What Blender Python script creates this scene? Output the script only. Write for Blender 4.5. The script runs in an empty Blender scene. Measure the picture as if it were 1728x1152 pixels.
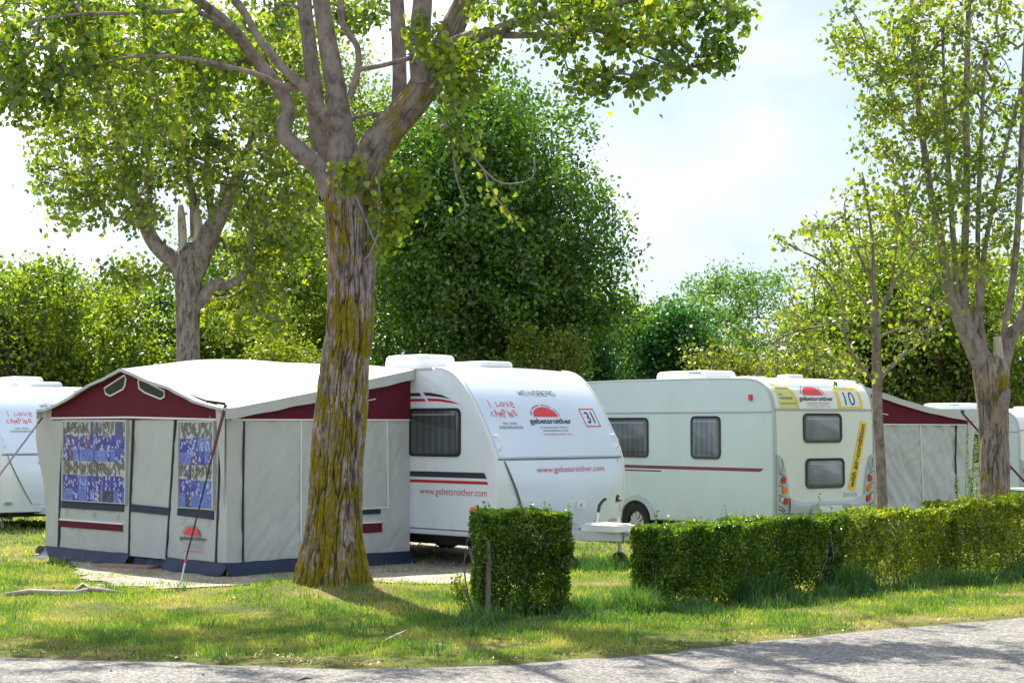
import bpy, bmesh, math, random
import numpy as np
from mathutils import Vector, noise, Matrix
random.seed(5); RNG = np.random.default_rng(11)
SC = bpy.context.scene; COL = SC.collection
F = 3000.0; PITCH = math.atan(139/3000); H = 1.75

# ---------------------------------------------------------------- geometry of the view, used to survey positions
def ray(px, py):
    x = px-864; v = 576-py
    return (x, F*math.cos(PITCH)-v*math.sin(PITCH), F*math.sin(PITCH)+v*math.cos(PITCH))
def gp(px, py, z=0.0):
    d = ray(px, py); k = (z-H)/d[2]; return (d[0]*k, d[1]*k, z)
def at(px, py, Y):
    d = ray(px, py); k = Y/d[1]; return Vector((d[0]*k, Y, H+d[2]*k))

# ---------------------------------------------------------------- object helpers
def link(o, parent=None):
    COL.objects.link(o)
    if parent is not None: o.parent = parent
    return o
def tag(o, label=None, cat=None, group=None, kind=None):
    if label: o['label'] = label
    if cat: o['category'] = cat
    if group: o['group'] = group
    if kind: o['kind'] = kind
    return o
def thing(name, label, cat, loc=(0, 0, 0), rz=0.0, group=None):
    o = bpy.data.objects.new(name, None); o.empty_display_size = .3
    link(o); o.location = loc; o.rotation_euler = (0, 0, rz)
    return tag(o, label, cat, group)
def copy_tree(o, parent=None):
    c = o.copy(); COL.objects.link(c)
    if parent is not None: c.parent = parent
    for ch in list(o.children): copy_tree(ch, c)
    return c
def np_mesh(name, V, quads=None, tris=None, mat=None, parent=None, smooth=False):
    V = np.asarray(V, dtype=np.float32).reshape(-1, 3)
    me = bpy.data.meshes.new(name); me.vertices.add(len(V)); me.vertices.foreach_set('co', V.ravel())
    q = np.zeros((0, 4), np.int32) if quads is None else np.asarray(quads, np.int32).reshape(-1, 4)
    t = np.zeros((0, 3), np.int32) if tris is None else np.asarray(tris, np.int32).reshape(-1, 3)
    me.loops.add(q.size+t.size)
    me.loops.foreach_set('vertex_index', np.concatenate([q.ravel(), t.ravel()]))
    me.polygons.add(len(q)+len(t))
    me.polygons.foreach_set('loop_start', np.concatenate([np.arange(len(q))*4, q.size+np.arange(len(t))*3]).astype(np.int32))
    if smooth: me.polygons.foreach_set('use_smooth', np.ones(len(q)+len(t), bool))
    me.update(calc_edges=True)
    if mat: me.materials.append(mat)
    return link(bpy.data.objects.new(name, me), parent)

class MB:
    """collects shapes; build() links them as ONE mesh object"""
    def __init__(s): s.v = []; s.f = []; s.mi = []; s.cur = 0
    def add(s, vs, fs):
        b = len(s.v); s.v.extend([tuple(p) for p in vs]); s.f.extend([tuple(b+i for i in f) for f in fs]); s.mi.extend([s.cur]*len(fs))
        return s
    def box(s, x0, x1, y0, y1, z0, z1):
        v = [(x, y, z) for z in (z0, z1) for y in (y0, y1) for x in (x0, x1)]
        return s.add(v, [(0, 2, 3, 1), (4, 5, 7, 6), (0, 1, 5, 4), (2, 6, 7, 3), (0, 4, 6, 2), (1, 3, 7, 5)])
    def bar(s, a, b, w, h, up=(0, 0, 1)):
        a = Vector(a); b = Vector(b); d = (b-a).normalized(); r = d.cross(Vector(up)); r = r.normalized() if r.length > 1e-5 else Vector((1, 0, 0)); u = r.cross(d)
        v = [p+r*i*w/2+u*j*h/2 for p in (a, b) for i, j in ((-1, -1), (1, -1), (1, 1), (-1, 1))]
        return s.add(v, [(0, 1, 2, 3), (7, 6, 5, 4), (0, 4, 5, 1), (1, 5, 6, 2), (2, 6, 7, 3), (3, 7, 4, 0)])
    def tube(s, pts, rad, n=8, cap=True):
        pts = [Vector(p) for p in pts]; m = len(pts)
        if not hasattr(rad, '__len__'): rad = [rad]*m
        ref = Vector((0.31, 0.87, 0.12)); v = []
        for i, p in enumerate(pts):
            d = (pts[min(i+1, m-1)]-pts[max(i-1, 0)])
            d = d.normalized() if d.length > 1e-9 else Vector((0, 0, 1))
            r = ref-d*ref.dot(d)
            r = r.normalized() if r.length > 1e-4 else d.orthogonal().normalized()
            ref = r; u = d.cross(r)
            for k in range(n):
                a = 2*math.pi*k/n; v.append(p+r*(math.cos(a)*rad[i])+u*(math.sin(a)*rad[i]))
        f = [(i*n+k, i*n+(k+1) % n, (i+1)*n+(k+1) % n, (i+1)*n+k) for i in range(m-1) for k in range(n)]
        if cap: f += [tuple(range(n-1, -1, -1)), tuple((m-1)*n+k for k in range(n))]
        return s.add(v, f)
    def grid(s, P):
        nu = len(P); nv = len(P[0]); v = [p for row in P for p in row]
        return s.add(v, [(i*nv+j, (i+1)*nv+j, (i+1)*nv+j+1, i*nv+j+1) for i in range(nu-1) for j in range(nv-1)])
    def plate(s, out, B, d0, d1):
        n = len(out); v = [B(a, b, d1) for a, b in out]+[B(a, b, d0) for a, b in out]
        return s.add(v, [tuple(range(n))]+[tuple(range(2*n-1, n-1, -1))]+[(i, n+i, n+(i+1) % n, (i+1) % n) for i in range(n)])
    def ring(s, out, inn, B, d0, d1, di=None):
        n = len(out); di = d1 if di is None else di
        v = [B(a, b, d0) for a, b in out]+[B(a, b, d1) for a, b in out]+[B(a, b, di) for a, b in inn]+[B(a, b, d0) for a, b in inn]
        return s.add(v, [(r*n+i, r*n+(i+1) % n, (r+1) * n % (4*n)+(i+1) % n, (r+1)*n % (4*n)+i) for r in range(4) for i in range(n)])
    def build(s, name, mat, parent=None, smooth=35, recalc=True):
        me = bpy.data.meshes.new(name); me.from_pydata([tuple(p) for p in s.v], [], s.f); me.validate()
        if recalc:
            bm = bmesh.new(); bm.from_mesh(me); bmesh.ops.recalc_face_normals(bm, faces=bm.faces); bm.to_mesh(me); bm.free()
        mats = mat if isinstance(mat, (list, tuple)) else [mat]
        for m in mats: me.materials.append(m)
        if len(mats) > 1 and len(s.mi) == len(me.polygons): me.polygons.foreach_set('material_index', s.mi)
        if smooth:
            me.polygons.foreach_set('use_smooth', [True]*len(me.polygons))
            if smooth < 180: me.set_sharp_from_angle(angle=math.radians(smooth))
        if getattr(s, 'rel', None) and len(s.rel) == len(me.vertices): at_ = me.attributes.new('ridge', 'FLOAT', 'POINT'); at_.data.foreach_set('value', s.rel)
        me.update()
        return link(bpy.data.objects.new(name, me), parent)

def rrect(x0, x1, y0, y1, r, n=5, sh=0.0):
    o = []
    for cx, cy, a0 in ((x1-r, y1-r, 0), (x0+r, y1-r, 90), (x0+r, y0+r, 180), (x1-r, y0+r, 270)):
        for k in range(n+1):
            a = math.radians(a0+90*k/n); o.append((cx+r*math.cos(a), cy+r*math.sin(a)))
    return [(x+sh*(y-y0), y) for x, y in o]
def catmull(pts, step):
    pts = [np.array(p, float) for p in pts]; P = [2*pts[0]-pts[1]]+pts+[2*pts[-1]-pts[-2]]; out = []
    for i in range(1, len(P)-2):
        n = max(1, int(np.linalg.norm(P[i+1][:3]-P[i][:3])/step))
        for k in range(n):
            t = k/n
            out.append(.5*((2*P[i])+(-P[i-1]+P[i+1])*t+(2*P[i-1]-5*P[i]+4*P[i+1]-P[i+2])*t*t+(-P[i-1]+3*P[i]-3*P[i+1]+P[i+2])*t**3))
    out.append(P[-2]); return out

# ---------------------------------------------------------------- materials
class NT:
    def __init__(s, m): s.t = m.node_tree; s.n = s.t.nodes; s.l = s.t.links
    def new(s, t, **k):
        n = s.n.new(t)
        for a, b in k.items(): setattr(n, a, b)
        return n
    def set(s, n, **k):
        for a, b in k.items():
            n.inputs[a.replace('_', ' ')].default_value = b
        return n
    def link(s, a, b): s.l.new(a, b)
def newmat(name):
    m = bpy.data.materials.new(name); m.use_nodes = True; return m, NT(m)
def noise_node(t, scale, detail=4, rough=.6, vec=None, stretch=None, coord='Object'):
    tc = t.new('ShaderNodeTexCoord'); src = tc.outputs[coord]
    if stretch:
        mp = t.new('ShaderNodeMapping'); mp.inputs['Scale'].default_value = stretch; t.link(src, mp.inputs['Vector']); src = mp.outputs[0]
    n = t.new('ShaderNodeTexNoise'); n.inputs['Scale'].default_value = scale; n.inputs['Detail'].default_value = detail; n.inputs['Roughness'].default_value = rough
    t.link(src, n.inputs['Vector']); return n
def ramp(t, src, stops, interp='LINEAR'):
    r = t.new('ShaderNodeValToRGB'); r.color_ramp.interpolation = interp
    el = r.color_ramp.elements
    while len(el) < len(stops): el.new(.5)
    for e, (p, c) in zip(el, stops):
        e.position = p; e.color = (*c, 1) if len(c) == 3 else c
    t.link(src, r.inputs['Fac']); return r
def mixc(t, fac, a, b, mode='MIX'):
    m = t.new('ShaderNodeMix', data_type='RGBA', blend_type=mode)
    if isinstance(fac, (int, float)): m.inputs[0].default_value = fac
    else: t.link(fac, m.inputs[0])
    for i, c in ((6, a), (7, b)):
        if isinstance(c, tuple): m.inputs[i].default_value = (*c, 1)
        else: t.link(c, m.inputs[i])
    return m.outputs[2]
def mat(name, col, rough=.5, var=.06, vs=3.0, bump=0.0, bs=40.0, metal=0.0, coat=0.0, stretch=None, dirt=None, spec=.5):
    m, t = newmat(name); b = t.n['Principled BSDF']
    n = noise_node(t, vs, 5, .65, stretch=stretch)
    lo = tuple(max(0, c*(1-var)) for c in col); hi = tuple(min(1, c*(1+var)) for c in col)
    r = ramp(t, n.outputs['Fac'], [(.3, lo), (.7, hi)]); out = r.outputs[0]
    if dirt:
        n2 = noise_node(t, dirt[1], 6, .7, stretch=(1, 1, .35)); r2 = ramp(t, n2.outputs['Fac'], [(.5, (0, 0, 0)), (.78, (dirt[2],)*3)])
        out = mixc(t, r2.outputs[0], out, dirt[0])
    t.link(out, b.inputs['Base Color'])
    b.inputs['Roughness'].default_value = rough; b.inputs['Metallic'].default_value = metal
    b.inputs['Coat Weight'].default_value = coat; b.inputs['Specular IOR Level'].default_value = spec
    if bump:
        nb = noise_node(t, bs, 5, .6, stretch=stretch); bp = t.new('ShaderNodeBump'); bp.inputs['Strength'].default_value = bump; bp.inputs['Distance'].default_value = .02
        t.link(nb.outputs['Fac'], bp.inputs['Height']); t.link(bp.outputs[0], b.inputs['Normal'])
    return m
def leafmat(name, cols, trans=.45, patch=1.2, rough=.38, tint=(1.25, 1.3, .5), pk=1.3):
    """leaf: two-sided, colour differs leaf by leaf and clump by clump, lets light through"""
    m, t = newmat(name); t.n.remove(t.n['Principled BSDF']); out = t.n['Material Output']
    g = t.new('ShaderNodeNewGeometry'); k = len(cols)
    n = noise_node(t, patch, 2, .5)
    a = t.new('ShaderNodeMath', operation='MULTIPLY_ADD'); t.link(g.outputs['Random Per Island'], a.inputs[0]); a.inputs[1].default_value = .8; 
    s = t.new('ShaderNodeMath', operation='MULTIPLY_ADD'); t.link(n.outputs['Fac'], s.inputs[0]); s.inputs[1].default_value = pk; s.inputs[2].default_value = .10-.5*pk
    t.link(s.outputs[0], a.inputs[2])
    r = ramp(t, a.outputs[0], [(i/(k-1) if k > 1 else 0, c) for i, c in enumerate(cols)])
    d = t.new('ShaderNodeBsdfDiffuse'); t.link(r.outputs[0], d.inputs[0])
    tr = t.new('ShaderNodeBsdfTranslucent'); t.link(mixc(t, 1.0, r.outputs[0], tint, 'MULTIPLY'), tr.inputs[0])
    mx = t.new('ShaderNodeMixShader'); mx.inputs[0].default_value = trans; t.link(d.outputs[0], mx.inputs[1]); t.link(tr.outputs[0], mx.inputs[2])
    gl = t.new('ShaderNodeBsdfGlossy'); gl.inputs['Roughness'].default_value = rough; gl.inputs[0].default_value = (.9, .95, .9, 1)
    m2 = t.new('ShaderNodeMixShader'); m2.inputs[0].default_value = .05; t.link(mx.outputs[0], m2.inputs[1]); t.link(gl.outputs[0], m2.inputs[2])
    t.link(m2.outputs[0], out.inputs[0]); return m
def barkmat(name, dark, light, moss=0.0, mosszmax=3.0, kz=.22, scale=14, warm=(.30, .24, .2), inner_shade=None):
    m, t = newmat(name); b = t.n['Principled BSDF']
    n = noise_node(t, scale, 8, .7, stretch=(1, 1, kz)); n3 = noise_node(t, 2.2, 4, .6, stretch=(1, 1, .5))
    c = ramp(t, n.outputs['Fac'], [(.36, dark), (.52, light), (.66, tuple(x*1.25 for x in light))]).outputs[0]
    c = mixc(t, ramp(t, n3.outputs['Fac'], [(.5, (0, 0, 0)), (.75, (.6,)*3)]).outputs[0], c, warm)
    if moss:
        tc = t.new('ShaderNodeTexCoord'); sx = t.new('ShaderNodeSeparateXYZ'); t.link(tc.outputs['Object'], sx.inputs[0])
        h = t.new('ShaderNodeMapRange'); h.inputs[1].default_value = mosszmax*.8; h.inputs[2].default_value = mosszmax; h.inputs[3].default_value = moss; h.inputs[4].default_value = 0
        t.link(sx.outputs[2], h.inputs[0])
        n2 = noise_node(t, 3.0, 3, .6, stretch=(1, 1, .45)); n4 = noise_node(t, 26, 6, .75, stretch=(1, 1, .3))
        s = t.new('ShaderNodeMath', operation='ADD'); t.link(n2.outputs['Fac'], s.inputs[0]); t.link(n4.outputs['Fac'], s.inputs[1])
        s2 = t.new('ShaderNodeMath', operation='ADD'); t.link(s.outputs[0], s2.inputs[0]); t.link(h.outputs[0], s2.inputs[1])
        fac = ramp(t, s2.outputs[0], [(0, (0, 0, 0)), (1, (1, 1, 1))]); 
        mr = t.new('ShaderNodeMapRange'); mr.inputs[1].default_value = 1.06; mr.inputs[2].default_value = 1.15; t.link(s2.outputs[0], mr.inputs[0])
        mc = ramp(t, n4.outputs['Fac'], [(.3, (.09, .085, .008)), (.5, (.21, .18, .01)), (.68, (.36, .23, .012))]).outputs[0]
        c = mixc(t, mr.outputs[0], c, mc)
    if inner_shade:
        at_ = t.new('ShaderNodeAttribute', attribute_name='ridge'); mr2 = t.new('ShaderNodeMapRange'); mr2.inputs[1].default_value = .1; mr2.inputs[2].default_value = .8; t.link(at_.outputs['Fac'], mr2.inputs[0]); c = mixc(t, mr2.outputs[0], inner_shade, c)  # furrows painted darker: inner bark tone plus the shade of the cracks
    t.link(c, b.inputs['Base Color']); b.inputs['Roughness'].default_value = .95; b.inputs['Specular IOR Level'].default_value = .15
    v = noise_node(t, scale*1.6, 8, .75, stretch=(1, 1, kz)); bp = t.new('ShaderNodeBump'); bp.inputs['Strength'].default_value = .8; bp.inputs['Distance'].default_value = .03
    t.link(v.outputs['Fac'], bp.inputs['Height']); t.link(bp.outputs[0], b.inputs['Normal']); return m

M = {}
M['white'] = mat('white_paint', (.76, .82, .90), .22, .025, 2, coat=.5, dirt=((.45, .45, .42), 1.6, .4), bump=.03, bs=1.2)
M['white_roof'] = mat('white_roof_plastic', (.82, .82, .82), .4, .03, 2)
M['panel'] = mat('pale_blue_white_panel', (.70, .79, .94), .3, .02, 1.5, coat=.2, bump=.02, bs=2)
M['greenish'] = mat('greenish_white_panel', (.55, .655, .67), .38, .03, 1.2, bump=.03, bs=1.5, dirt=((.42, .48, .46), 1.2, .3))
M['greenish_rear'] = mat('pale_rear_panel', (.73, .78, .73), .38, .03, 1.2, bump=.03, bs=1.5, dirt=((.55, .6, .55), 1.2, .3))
M['trim'] = mat('grey_trim', (.42, .46, .48), .4, .05, 5, metal=.3)
M['greyplastic'] = mat('grey_plastic', (.45, .52, .54), .45, .05, 5)
M['seam'] = mat('dark_seam_line', (.16, .18, .2), .6)  # dark tone of panel joints, grooves and small print
M['black'] = mat('black_plastic', (.015, .016, .018), .4, .2)
M['rubber'] = mat('rubber', (.02, .02, .02), .85, .2)
M['decal_black'] = mat('black_vinyl', (.03, .03, .04), .4)
M['decal_red'] = mat('red_vinyl', (.55, .015, .03), .4)
M['decal_pinkred'] = mat('thin_red_vinyl', (.55, .09, .14), .4)
M['decal_maroon'] = mat('maroon_vinyl', (.20, .03, .06), .4)
M['decal_grey'] = mat('grey_vinyl', (.36, .38, .42), .5)
M['decal_yellow'] = mat('yellow_vinyl', (.80, .60, .02), .4)
M['decal_pale_yellow'] = mat('pale_yellow_vinyl', (.68, .68, .22), .4)
M['decal_white'] = mat('white_vinyl', (.78, .82, .86), .4)
M['sun_red'] = mat('red_dome_vinyl', (.75, .05, .06), .4)
M['lamp_red'] = mat('red_lamp_lens', (.60, .01, .01), .15, coat=.6)
M['lamp_orange'] = mat('orange_lamp_lens', (.85, .22, .01), .15, coat=.6)
M['chrome'] = mat('galvanised_steel', (.55, .56, .57), .35, .12, 20, metal=.8)
M['drawbar'] = mat('grey_white_metal', (.6, .62, .63), .5, .06, 8)
M['canvas'] = mat('grey_canvas', (.47, .495, .485), .85, .06, 1.6, bump=.22, bs=2.4, dirt=((.38, .36, .3), 1.0, .22), spec=.2)
M['canvas2'] = mat('light_grey_canvas', (.49, .52, .52), .85, .06, 1.5, bump=.3, bs=2.4, spec=.2)
M['roofcloth'] = mat('white_canvas_roof', (.52, .52, .50), .8, .05, 1.2, bump=.5, bs=2.6, dirt=((.6, .6, .55), .9, .3), spec=.2)
M['maroon'] = mat('maroon_canvas', (.115, .014, .028), .8, .1, 2, bump=.12, bs=5, spec=.2)
M['navy'] = mat('navy_groundsheet', (.008, .022, .062), .6, .2, 3, bump=.25, bs=8)
M['piping'] = mat('white_piping', (.78, .78, .76), .7)
M['zip'] = mat('dark_zip', (.03, .035, .05), .7)
M['mesh'] = mat('dark_vent_mesh', (.03, .035, .03), .8, .3, 12)
M['strap'] = mat('black_webbing', (.02, .02, .03), .8)
M['strap_red'] = mat('maroon_webbing', (.12, .02, .04), .8)
M['wood'] = mat('weathered_board', (.33, .22, .17), .8, .25, 9, bump=.3, stretch=(1, 8, 1))
M['deadwood'] = mat('bleached_dead_wood', (.40, .36, .31), .9, .25, 14, bump=.6, bs=25, stretch=(1, 1, 1))
M['straw'] = mat('dry_straw', (.42, .33, .16), .9, .3, 6)
M['green_plastic'] = mat('green_table_plastic', (.03, .30, .14), .5)
M['stubwood'] = mat('pale_bare_wood', (.48, .42, .34), .9, .2, 8, bump=.7, bs=16, stretch=(1, 1, .2))
def glassmat(name, tint=(.05, .06, .065), rough=.08):
    m, t = newmat(name); b = t.n['Principled BSDF']
    n = noise_node(t, 1.8, 3, .5); r = ramp(t, n.outputs['Fac'], [(.35, tint), (.7, tuple(c*1.7 for c in tint))])
    wv = t.new('ShaderNodeTexWave'); wv.inputs['Scale'].default_value = 2.6; wv.inputs['Distortion'].default_value = 2.5; wv.inputs['Detail'].default_value = 3; tc = t.new('ShaderNodeTexCoord'); mp = t.new('ShaderNodeMapping'); mp.inputs['Scale'].default_value = (1, 1, .06); t.link(tc.outputs['Object'], mp.inputs[0]); t.link(mp.outputs[0], wv.inputs['Vector'])
    t.link(mixc(t, 1.0, r.outputs[0], ramp(t, wv.outputs['Fac'], [(.1, (.82, .82, .82)), (.9, (1.25, 1.25, 1.25))]).outputs[0], 'MULTIPLY'), b.inputs['Base Color'])
    b.inputs['Roughness'].default_value = rough; b.inputs['Specular IOR Level'].default_value = .6; return m
M['glass'] = glassmat('dark_tinted_glazing'); M['glass_b'] = glassmat('blue_grey_glazing', (.10, .12, .14), .1)
def pvc():
    m, t = newmat('clear_pvc_film'); t.n.remove(t.n['Principled BSDF']); out = t.n['Material Output']
    a = t.new('ShaderNodeBsdfTransparent'); g = t.new('ShaderNodeBsdfGlossy'); g.inputs['Roughness'].default_value = .12
    n = noise_node(t, 3.5, 3, .5); bp = t.new('ShaderNodeBump'); bp.inputs['Strength'].default_value = .6; bp.inputs['Distance'].default_value = .03; t.link(n.outputs['Fac'], bp.inputs['Height']); t.link(bp.outputs[0], g.inputs['Normal'])
    x = t.new('ShaderNodeMixShader'); x.inputs[0].default_value = .09; t.link(a.outputs[0], x.inputs[1]); t.link(g.outputs[0], x.inputs[2]); t.link(x.outputs[0], out.inputs[0]); return m
M['pvc'] = pvc()
M['bark_big'] = barkmat('furrowed_mossy_bark', (.08, .06, .05), (.36, .30, .29), .14, 3.3, scale=9, kz=.3, inner_shade=(.055, .042, .03))
M['bark_limb'] = barkmat('grey_limb_bark', (.12, .10, .09), (.28, .235, .21), .0, kz=.6, scale=9, warm=(.33, .25, .22))
M['bark_fork'] = barkmat('mossy_limb_bark', (.10, .08, .07), (.29, .24, .21), .10, 5.0, kz=.5, scale=10)
M['bark_grey'] = barkmat('grey_furrowed_bark', (.09, .075, .065), (.29, .25, .22), .0, inner_shade=(.07, .055, .045))
M['bark_right'] = barkmat('grey_bark_with_moss', (.09, .075, .065), (.31, .26, .23), .05, 2.6, inner_shade=(.07, .055, .045))
M['bark_thin'] = barkmat('smooth_young_bark', (.13, .11, .09), (.28, .23, .19), .0, kz=.6, scale=10)
M['bark_bg'] = barkmat('dark_bark', (.04, .03, .025), (.13, .1, .08), .0)
M['leaf_a'] = leafmat('poplar_leaf', [(.06, .11, .012), (.115, .20, .016), (.22, .32, .018), (.38, .41, .02)], .58)
M['leaf_b'] = leafmat('poplar_leaf_paler', [(.065, .12, .014), (.14, .22, .02), (.25, .33, .025), (.38, .40, .03)], .58)
M['leaf_dark'] = leafmat('dense_dark_leaf', [(.035, .11, .014), (.07, .17, .02), (.13, .25, .025), (.24, .36, .03)], .48)
M['leaf_mid'] = leafmat('mid_green_leaf', [(.03, .095, .015), (.06, .155, .02), (.11, .23, .026), (.24, .37, .035)], .48)
M['leaf_bright'] = leafmat('bright_green_leaf', [(.05, .11, .01), (.115, .20, .014), (.24, .32, .02), (.38, .42, .03)], .58)
M['leaf_willow'] = leafmat('pale_green_leaf', [(.07, .17, .035), (.12, .25, .045), (.19, .34, .06), (.28, .43, .08)], .45, tint=(1.1, 1.2, .7))
M['leaf_olive'] = leafmat('olive_yellow_leaf', [(.08, .13, .015), (.14, .19, .02), (.22, .25, .025), (.30, .28, .03)], .5)
M['leaf_deep'] = leafmat('deep_green_leaf', [(.012, .06, .012), (.022, .11, .022), (.045, .17, .03), (.09, .25, .04)], .4)
M['leaf_yellow'] = leafmat('yellow_green_leaf', [(.10, .15, .01), (.17, .22, .015), (.24, .30, .02), (.32, .34, .03)], .5)
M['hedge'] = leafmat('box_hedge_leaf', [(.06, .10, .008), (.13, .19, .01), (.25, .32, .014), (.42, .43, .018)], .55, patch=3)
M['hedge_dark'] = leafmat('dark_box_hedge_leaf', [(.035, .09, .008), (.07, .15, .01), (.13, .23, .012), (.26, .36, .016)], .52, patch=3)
M['grass'] = leafmat('short_grass', [(.08, .19, .015), (.15, .29, .02), (.28, .38, .035), (.50, .46, .13)], .52, patch=1.1, tint=(1.2, 1.25, .6), pk=2.4)
M['tallgrass'] = leafmat('long_blue_green_grass', [(.03, .11, .025), (.06, .17, .035), (.12, .24, .04), (.22, .32, .06)], .45, patch=2.5, tint=(1.1, 1.2, .7))
M['weed'] = leafmat('weed_leaf', [(.08, .16, .04), (.14, .24, .07), (.2, .3, .1)], .4)

def groundmat():
    m, t = newmat('grass_soil'); b = t.n['Principled BSDF']
    n = noise_node(t, 1.1, 5, .6); n2 = noise_node(t, 14, 6, .7); n3 = noise_node(t, .35, 3, .6)
    c = ramp(t, n.outputs['Fac'], [(.32, (.055, .085, .02)), (.5, (.11, .13, .035)), (.66, (.24, .19, .09))]).outputs[0]
    c = mixc(t, ramp(t, n2.outputs['Fac'], [(.4, (0, 0, 0)), (.7, (.7,)*3)]).outputs[0], c, (.17, .13, .07))
    c = mixc(t, ramp(t, n3.outputs['Fac'], [(.5, (0, 0, 0)), (.7, (.4,)*3)]).outputs[0], c, (.16, .18, .04))
    t.link(c, b.inputs['Base Color']); b.inputs['Roughness'].default_value = 1; b.inputs['Specular IOR Level'].default_value = .1
    bp = t.new('ShaderNodeBump'); bp.inputs['Strength'].default_value = .8; bp.inputs['Distance'].default_value = .03; t.link(n2.outputs['Fac'], bp.inputs['Height']); t.link(bp.outputs[0], b.inputs['Normal']); return m
M['ground'] = groundmat()
def stonemat(name, cols, scale, bump=.5, big=(.8, .25), patchcol=None):
    m, t = newmat(name); b = t.n['Principled BSDF']
    tc = t.new('ShaderNodeTexCoord'); v = t.new('ShaderNodeTexVoronoi'); v.inputs['Scale'].default_value = scale; t.link(tc.outputs['Object'], v.inputs['Vector'])
    sp = t.new('ShaderNodeSeparateColor'); t.link(v.outputs['Color'], sp.inputs[0])
    c = ramp(t, sp.outputs[0], [(i/(len(cols)-1), k) for i, k in enumerate(cols)]).outputs[0]
    n = noise_node(t, big[0], 6, .65); k = ramp(t, n.outputs['Fac'], [(.35, (1-big[1],)*3), (.65, (1+big[1]*.4,)*3)]).outputs[0]
    c = mixc(t, 1.0, c, k, 'MULTIPLY')
    if patchcol:
        n5 = noise_node(t, 2.3, 6, .7); c = mixc(t, ramp(t, n5.outputs['Fac'], [(.52, (0, 0, 0)), (.68, (.75,)*3)]).outputs[0], c, patchcol)
    t.link(c, b.inputs['Base Color']); b.inputs['Roughness'].default_value = .9; b.inputs['Specular IOR Level'].default_value = .3
    n2 = noise_node(t, scale*.8, 5, .7); ad = t.new('ShaderNodeMath', operation='ADD'); t.link(v.outputs['Distance'], ad.inputs[0]); t.link(n2.outputs['Fac'], ad.inputs[1])
    bp = t.new('ShaderNodeBump'); bp.inputs['Strength'].default_value = bump; bp.inputs['Distance'].default_value = .012; t.link(ad.outputs[0], bp.inputs['Height']); t.link(bp.outputs[0], b.inputs['Normal']); return m
M['road'] = stonemat('worn_grey_asphalt', [(.10, .098, .095), (.20, .195, .19), (.27, .26, .245), (.44, .42, .39)], 60, .9, big=(.9, .2))
M['gravel'] = stonemat('pale_gravel', [(.22, .19, .155), (.36, .31, .26), (.46, .40, .33), (.60, .54, .46)], 34, .9, patchcol=(.30, .24, .15))

# ---------------------------------------------------------------- terrain
TX, TY = -1.9, 18.5
def gz(x, y):
    r2 = (x-TX)**2/1.3+(y-TY+.1)**2/.9
    z = .11*math.exp(-r2)
    z += .02*(noise.noise(Vector((x*.5, y*.5, 3.3)))) + .008*noise.noise(Vector((x*2.1, y*2.1, 7)))
    sx = min(1, max(0, (x+.5)/2)); sy = min(1, max(0, (y-23)/3.5)); z -= .22*sx*sx*(3-2*sx)*sy*sy*(3-2*sy)
    if y > 31: z -= (.37-.22*sx)*min(1, (y-31)/10)
    return z
EDGE = [gp(*q)[:2] for q in [(-500, 1080), (-150, 1097), (0, 1105), (300, 1115), (600, 1126), (864, 1118), (1100, 1100), (1300, 1078), (1500, 1058), (1728, 1040), (2100, 1008), (2800, 965)]]
EX = np.array([p[0] for p in EDGE]); EY = np.array([p[1] for p in EDGE])
def road_edge(x): return float(np.interp(x, EX, EY))+.05*noise.noise(Vector((x*1.3, 0, 0)))+.06*noise.noise(Vector((x*3.1, 0, 4)))+.03*noise.noise(Vector((x*9, 0, 8)))
xs = np.unique(np.round(np.concatenate([np.linspace(-150, -14, 25), np.arange(-14, 16, .2), np.linspace(16, 150, 25)]), 3))
ys = np.unique(np.round(np.concatenate([np.linspace(-30, 9, 10), np.arange(9, 34, .2), np.linspace(34, 60, 20), np.linspace(60, 400, 12)]), 3))
V = []
for y in ys:
    for x in xs:
        z = gz(x, y); re = road_edge(x)
        z = min(z, 0)-.02 if y < re-.02 else z
        V.append((x, y, z))
nx = len(xs); I = np.arange((len(ys)-1)*(nx-1)); r_, c_ = I//(nx-1), I % (nx-1)
Q = np.stack([r_*nx+c_, r_*nx+c_+1, (r_+1)*nx+c_+1, (r_+1)*nx+c_], 1)
tag(np_mesh('ground', V, quads=Q, mat=M['ground'], smooth=True), kind='structure')
rx = np.concatenate([np.linspace(-60, -8, 20), np.arange(-7.9, 9, .06), np.linspace(9.1, 60, 25)])
V = []
for x in rx:
    e = road_edge(x)
    for k, y in enumerate((e+.02, e-.25, e-1.5, e-5, e-12, -25.0)): V.append((x, y, .008-(.02 if k == 0 else 0)))
I = np.arange((len(rx)-1)*5); a, b = I//5, I % 5
tag(np_mesh('road', V, quads=np.stack([a*6+b, (a+1)*6+b, (a+1)*6+b+1, a*6+b+1], 1), mat=M['road'], smooth=True), kind='structure')
GPOLY = [gp(*q)[:2] for q in [(118, 946), (145, 980), (250, 994), (330, 992), (420, 992), (520, 982), (640, 994), (745, 990), (800, 984), (830, 962), (800, 935)]]+[(.5, 24.5), (-1, 28), (-6.3, 24)]
def inpoly(x, y, P):
    c = False; j = len(P)-1
    for i in range(len(P)):
        if (P[i][1] > y) != (P[j][1] > y) and x < (P[j][0]-P[i][0])*(y-P[i][1])/(P[j][1]-P[i][1])+P[i][0]: c = not c
        j = i
    return c
bm = bmesh.new(); S = .06; vm = {}
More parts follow.
